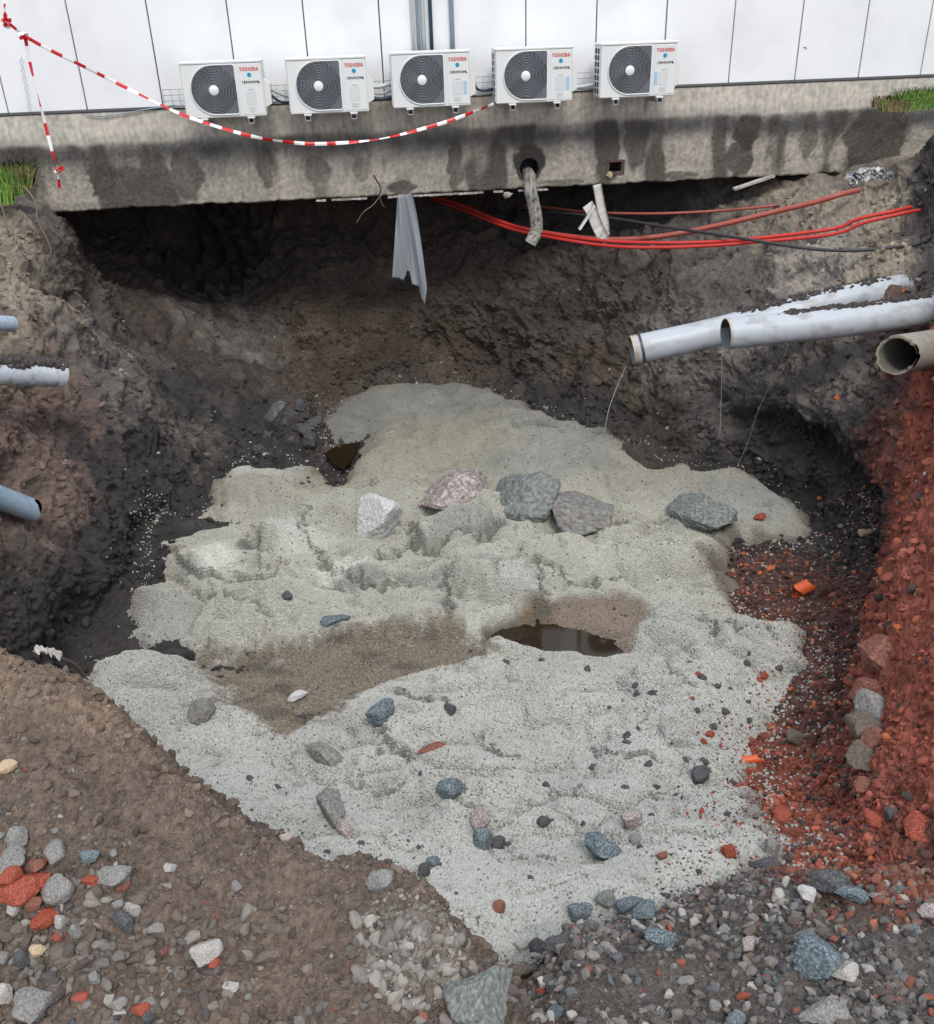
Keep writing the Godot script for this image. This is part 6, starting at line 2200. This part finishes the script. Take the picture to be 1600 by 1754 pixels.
func build_gravel() -> void:
	# stones one could pick up: each an object
	var kinds_r := ["rock_grey", "rock_pale", "rock_blue", "rock_dark", "rock_grey", "rock_pink", "rock_brown", "rock_brown"]
	var kinds_l := ["rock_grey", "rock_grey", "rock_brown", "rock_pale", "rock_brown", "rock_dark", "rock_brown"]
	for k in 270:
		var left := k % 3 == 0
		var x := rng.randf_range(0.08, 1.45)
		var z := rng.randf_range(-2.35, -1.5)
		var size := 0.009 + 0.017 * pow(rng.randf(), 1.7)
		if left:
			x = -1.35 + 0.75 * pow(rng.randf(), 1.3)
			z = rng.randf_range(-1.95, -1.42)
		elif k % 3 == 1:
			# denser belts: along the toe of the fill and in the right gravel
			x = rng.randf_range(0.2, 1.45)
			z = -2.05 - 0.12 * x + rng.randfn() * 0.07
		var y := surface_y(x, z)
		if fill_y(x, z) > ground_y(x, z):
			continue
		var kind: String = kinds_l[rng.randi_range(0, 6)] if left else kinds_r[rng.randi_range(0, 7)]
		var o := part("gravel_stone", rocks.stone[rng.randi_range(0, 7)] if rng.randf() < 0.8 else rocks.slab[rng.randi_range(0, 3)], M[kind], self, Vector3(x, y + size * 0.3, z))
		o.basis = rand_basis(size)
		var word: String = {"rock_grey": "grey", "rock_pale": "pale", "rock_blue": "blue grey", "rock_dark": "dark", "rock_pink": "pinkish", "rock_brown": "brown", "rock_white": "white speckled"}[kind]
		if left:
			tag(o, "loose %s stone on the heap by the %s" % [word, beside(x, z)], "stone", "%s stones on the left heap" % word)
		else:
			tag(o, "loose %s stone in the gravel by the %s" % [word, beside(x, z)], "stone", "%s stones in the right gravel" % word)
	# the rest: grit that nobody could count
	var bufs := []
	for k in 12:
		bufs.append(PackedFloat32Array())
	for k in 80000:
		var x := rng.randf_range(-2.2, 2.4)
		var z := rng.randf_range(-2.9, -1.32)
		var gy := ground_y(x, z)
		if fill_y(x, z) > gy + 0.01:
			continue
		var dens := clampf(0.5 + 1.0 * n_mid.get_noise_2d(x * 2.0, z * 2.0), 0.04, 1.0)
		if x < 0.0:
			var bare := smoothstep(-1.55, -1.75, z + 0.12 * n_mid.get_noise_2d(x * 2.0, z * 2.0)) * smoothstep(-1.25, -0.8, x) + smoothstep(-1.9, -2.02, z)
			dens *= lerpf(0.75, 0.10, clampf(bare, 0, 1))
			dens += 0.25 * smoothstep(-0.85, -1.05, x) * smoothstep(-1.95, -1.82, z)
		else:
			dens = dens * 0.62 + 0.02
		if x < 0.0 and Vector2((x + 0.20) / 0.19, (z + 1.74) / 0.19).length() + 0.5 * n_mid.get_noise_2d(x * 7.0, z * 7.0) < 0.9:
			dens = 0.9
		if rng.randf() > dens + 0.06:
			continue
		var pale := Vector2((x + 0.20) / 0.17, (z + 1.74) / 0.17).length()
		var s := 0.0024 + 0.019 * pow(rng.randf(), 4.2)
		if x < -0.05 and z < -1.8:
			s = minf(s, 0.007)
		var c := stone_tone(x, z)
		var f := rng.randf_range(0.75, 1.25)
		if pale < 1.0 and rng.randf() < 0.75:
			c = Color(0.40, 0.37, 0.33)
			s *= 1.25
		if x > 1.15 and z < -1.95 and rng.randf() < 0.8:
			c = Color(0.28, 0.065, 0.035) if rng.randf() < 0.8 else Color(0.45, 0.15, 0.07)
		c = c.lerp(Color(0.12, 0.10, 0.086), rng.randf_range(0.2, 0.75))
		c = Color(c.r * f, c.g * f, c.b * f)
		var which := rng.randi_range(0, 4) if s < 0.006 else 5 + rng.randi_range(0, 6)
		push(bufs[which], Vector3(x, gy + s * 0.25, z), rand_basis(s), c)
	for k in 80000:                           # fine grains of the loam itself
		var x := rng.randf_range(-2.3, 2.3)
		var z := rng.randf_range(-2.6, -1.35)
		var gy := ground_y(x, z)
		if fill_y(x, z) > gy + 0.01:
			continue
		var u := (x - GX0) / (GX1 - GX0) * (GNX - 1)
		var v := (z - GZ0) / (GZ1 - GZ0) * (GNZ - 1)
		var c := gr_c[int(u) * GNZ + int(v)]
		var f := rng.randf_range(0.45, 1.5) if rng.randf() < 0.93 else 2.6
		c = Color(c.r * f, c.g * f, c.b * f)
		var s := rng.randf_range(0.0012, 0.0034)
		push(bufs[k % 5], Vector3(x, gy + s * 0.3, z), rand_basis(s), c)
	for k in 9000:
		var x := rng.randf_range(-2.2, 0.15)
		var z := rng.randf_range(-2.75, -1.4)
		var gy := ground_y(x, z)
		if fill_y(x, z) > gy + 0.02:
			continue
		var slope := gy - ground_y(x + 0.04, z - 0.05)
		if rng.randf() > 0.25 + 9.0 * maxf(0.0, slope - 0.02) + 0.5 * n_mid.get_noise_2d(x * 2.5 + 9.0, z * 2.5):
			continue
		var u := (x - GX0) / (GX1 - GX0) * (GNX - 1)
		var v := (z - GZ0) / (GZ1 - GZ0) * (GNZ - 1)
		var c := gr_c[int(u) * GNZ + int(v)]
		var f := rng.randf_range(0.6, 1.15)
		c = Color(c.r * f, c.g * f, c.b * f)
		var s := 0.004 + 0.016 * pow(rng.randf(), 3.5)
		push(bufs[5 + k % 7], Vector3(x, gy + s * 0.2, z), rand_basis(s), c)
	for k in 12:
		var o := stuff("grit", rocks.fine[k] if k < 5 else rocks.small[k - 5], M.clod, bufs[k])
		if o:
			tag(o, "small stones and grit strewn over the ground at the pit's near edge", "gravel", "grit on the near ground", "stuff")
	# dark and red rubble over the fill's border, where grains and earth mix
	bufs = []
	for k in 5:
		bufs.append(PackedFloat32Array())
	for k in 42000:
		var px := rng.randf_range(1120, 1440) if k < 16000 else rng.randf_range(110, 1460)
		var py := rng.randf_range(1040, 1560) if k < 16000 else rng.randf_range(640, 1640)
		var p := on_fill(px, py)
		var sd := sd_at(sd_fill, p.x, p.z)
		var wide := 0.5 if px > 1100 and py > 900 else 0.16
		if sd < -0.02 or sd > wide or rng.randf() < pow(maxf(sd, 0.0) / wide, 0.6) + 0.08:
			continue
		var s := 0.003 + 0.010 * pow(rng.randf(), 3.4)
		var c := Color(0.05, 0.045, 0.045)
		if rng.randf() < (0.7 if px > 1200 and py > 1040 else (0.12 if p.x > 0.0 else 0.02)):
			c = Color(0.26, 0.055, 0.03) if rng.randf() < 0.8 else Color(0.42, 0.09, 0.04)
		push(bufs[k % 5], Vector3(p.x, surface_y(p.x, p.z) + s * 0.3, p.z), rand_basis(s), c)
	for k in 5:
		var o := stuff("crumbs", rocks.fine[k], M.clod, bufs[k])
		if o:
			tag(o, "dark and red crumbs mixed into the border of the pale fill", "crumbs", "crumbs along the fill's border", "stuff")


func build_small_things() -> void:
	# two shards of an orange clay tube
	var shard := func(label: String, a: Vector3, b: Vector3, r: float) -> void:
		var col := func(_t: float, _a: float, inside: bool) -> Color: return Color(0.60, 0.11, 0.035) if not inside else Color(0.35, 0.06, 0.02)
		var sh := func(t: float, a: float) -> Vector2: return Vector2(1.0, 0.02 * sin(a * 2.0 + 1.0) if t < 0.1 or t > 0.9 else 0.0)
		tag(part("tube_shard", pipe_mesh(smooth_path([a, a.lerp(b, 0.5), b], 4), r, 0.006, col, 24, sh), M.pipe), label, "clay tube")
	var q := bank_point(1375, 1016)
	shard.call("short orange tube end lying on the dark rubble under the red bank", q + Vector3(-0.05, 0.05, 0.03), q + Vector3(0.06, 0.07, -0.02), 0.05)
	var p := drop(1285, 1307)
	shard.call("orange red tube piece lying on the fill beside the red rubble", p + Vector3(-0.055, 0.022, 0.0), p + Vector3(0.055, 0.022, -0.01), 0.022)
	# root arching from the heap into the pit
	var rt := []
	for k in [[95, 1125, -2.45], [128, 1138, -2.5], [150, 1165, -2.52], [168, 1200, -2.45], [182, 1238, -2.36], [195, 1262, -2.3]]:
		rt.append(at(k[0], k[1], k[2]))
	tag(part("root", tube_mesh(smooth_path(rt, 6), 0.005, 0.0035, 7), M.root_dark), "dark root arching over the left edge of the heap", "root")
	# dry leaves on the rightmost unit and on the wall
	var st := SurfaceTool.new()
	for k in 9:
		st = st_new()
		var c := wall_pt(Vector3(2.175 - 0.22 + k * 0.045 + rng.randf_range(-0.015, 0.015), 0.405, 0.24 + rng.randf_range(-0.08, 0.06)))
		var b := Basis(Vector3.UP, rng.randf() * TAU) * Basis(Vector3.RIGHT, rng.randf_range(-0.3, 0.3))
		var l := rng.randf_range(0.014, 0.026)
		quad(st, c + b * Vector3(-l, 0.002, 0), c + b * Vector3(0, 0.006, -l * 0.5), c + b * Vector3(l, 0.002, 0), c + b * Vector3(0, 0.004, l * 0.5))
		tag(part("dry_leaf", st_done(st), M.root_dark), "small dark dry leaf lying on top of the rightmost air conditioner", "leaf", "leaves on the rightmost unit")
	st = st_new()
	var lc := wall_pt(on_wall(1379, 83, 0.012))
	quad(st, lc + wall_basis * Vector3(-0.028, 0.012, 0), lc + wall_basis * Vector3(0.0, 0.014, 0.008), lc + wall_basis * Vector3(0.026, -0.01, 0), lc + wall_basis * Vector3(0.0, 0.002, 0.004))
	tag(part("dry_leaf", st_done(st), M.root), "single dry leaf stuck to the white panel right of the units", "leaf")
	# scrap of white cloth on the rim of the heap
	var fp := PackedVector3Array()
	var cc := at(82, 1117, -2.38)
	for i in 14:
		for j in 7:
			fp.append(cc + Vector3((i / 13.0 - 0.5) * 0.075, 0.012 + 0.012 * n_fine.get_noise_2d(i * 0.8, j * 0.8) - 0.03 * pow(i / 13.0, 2.0), (j / 6.0 - 0.5) * 0.03))
	tag(part("cloth_scrap", grid_mesh(fp, 14, 7, PackedColorArray(), cc + Vector3(0, 5, 2)), M.rock_pale), "crumpled white scrap on the left rim of the heap", "scrap")
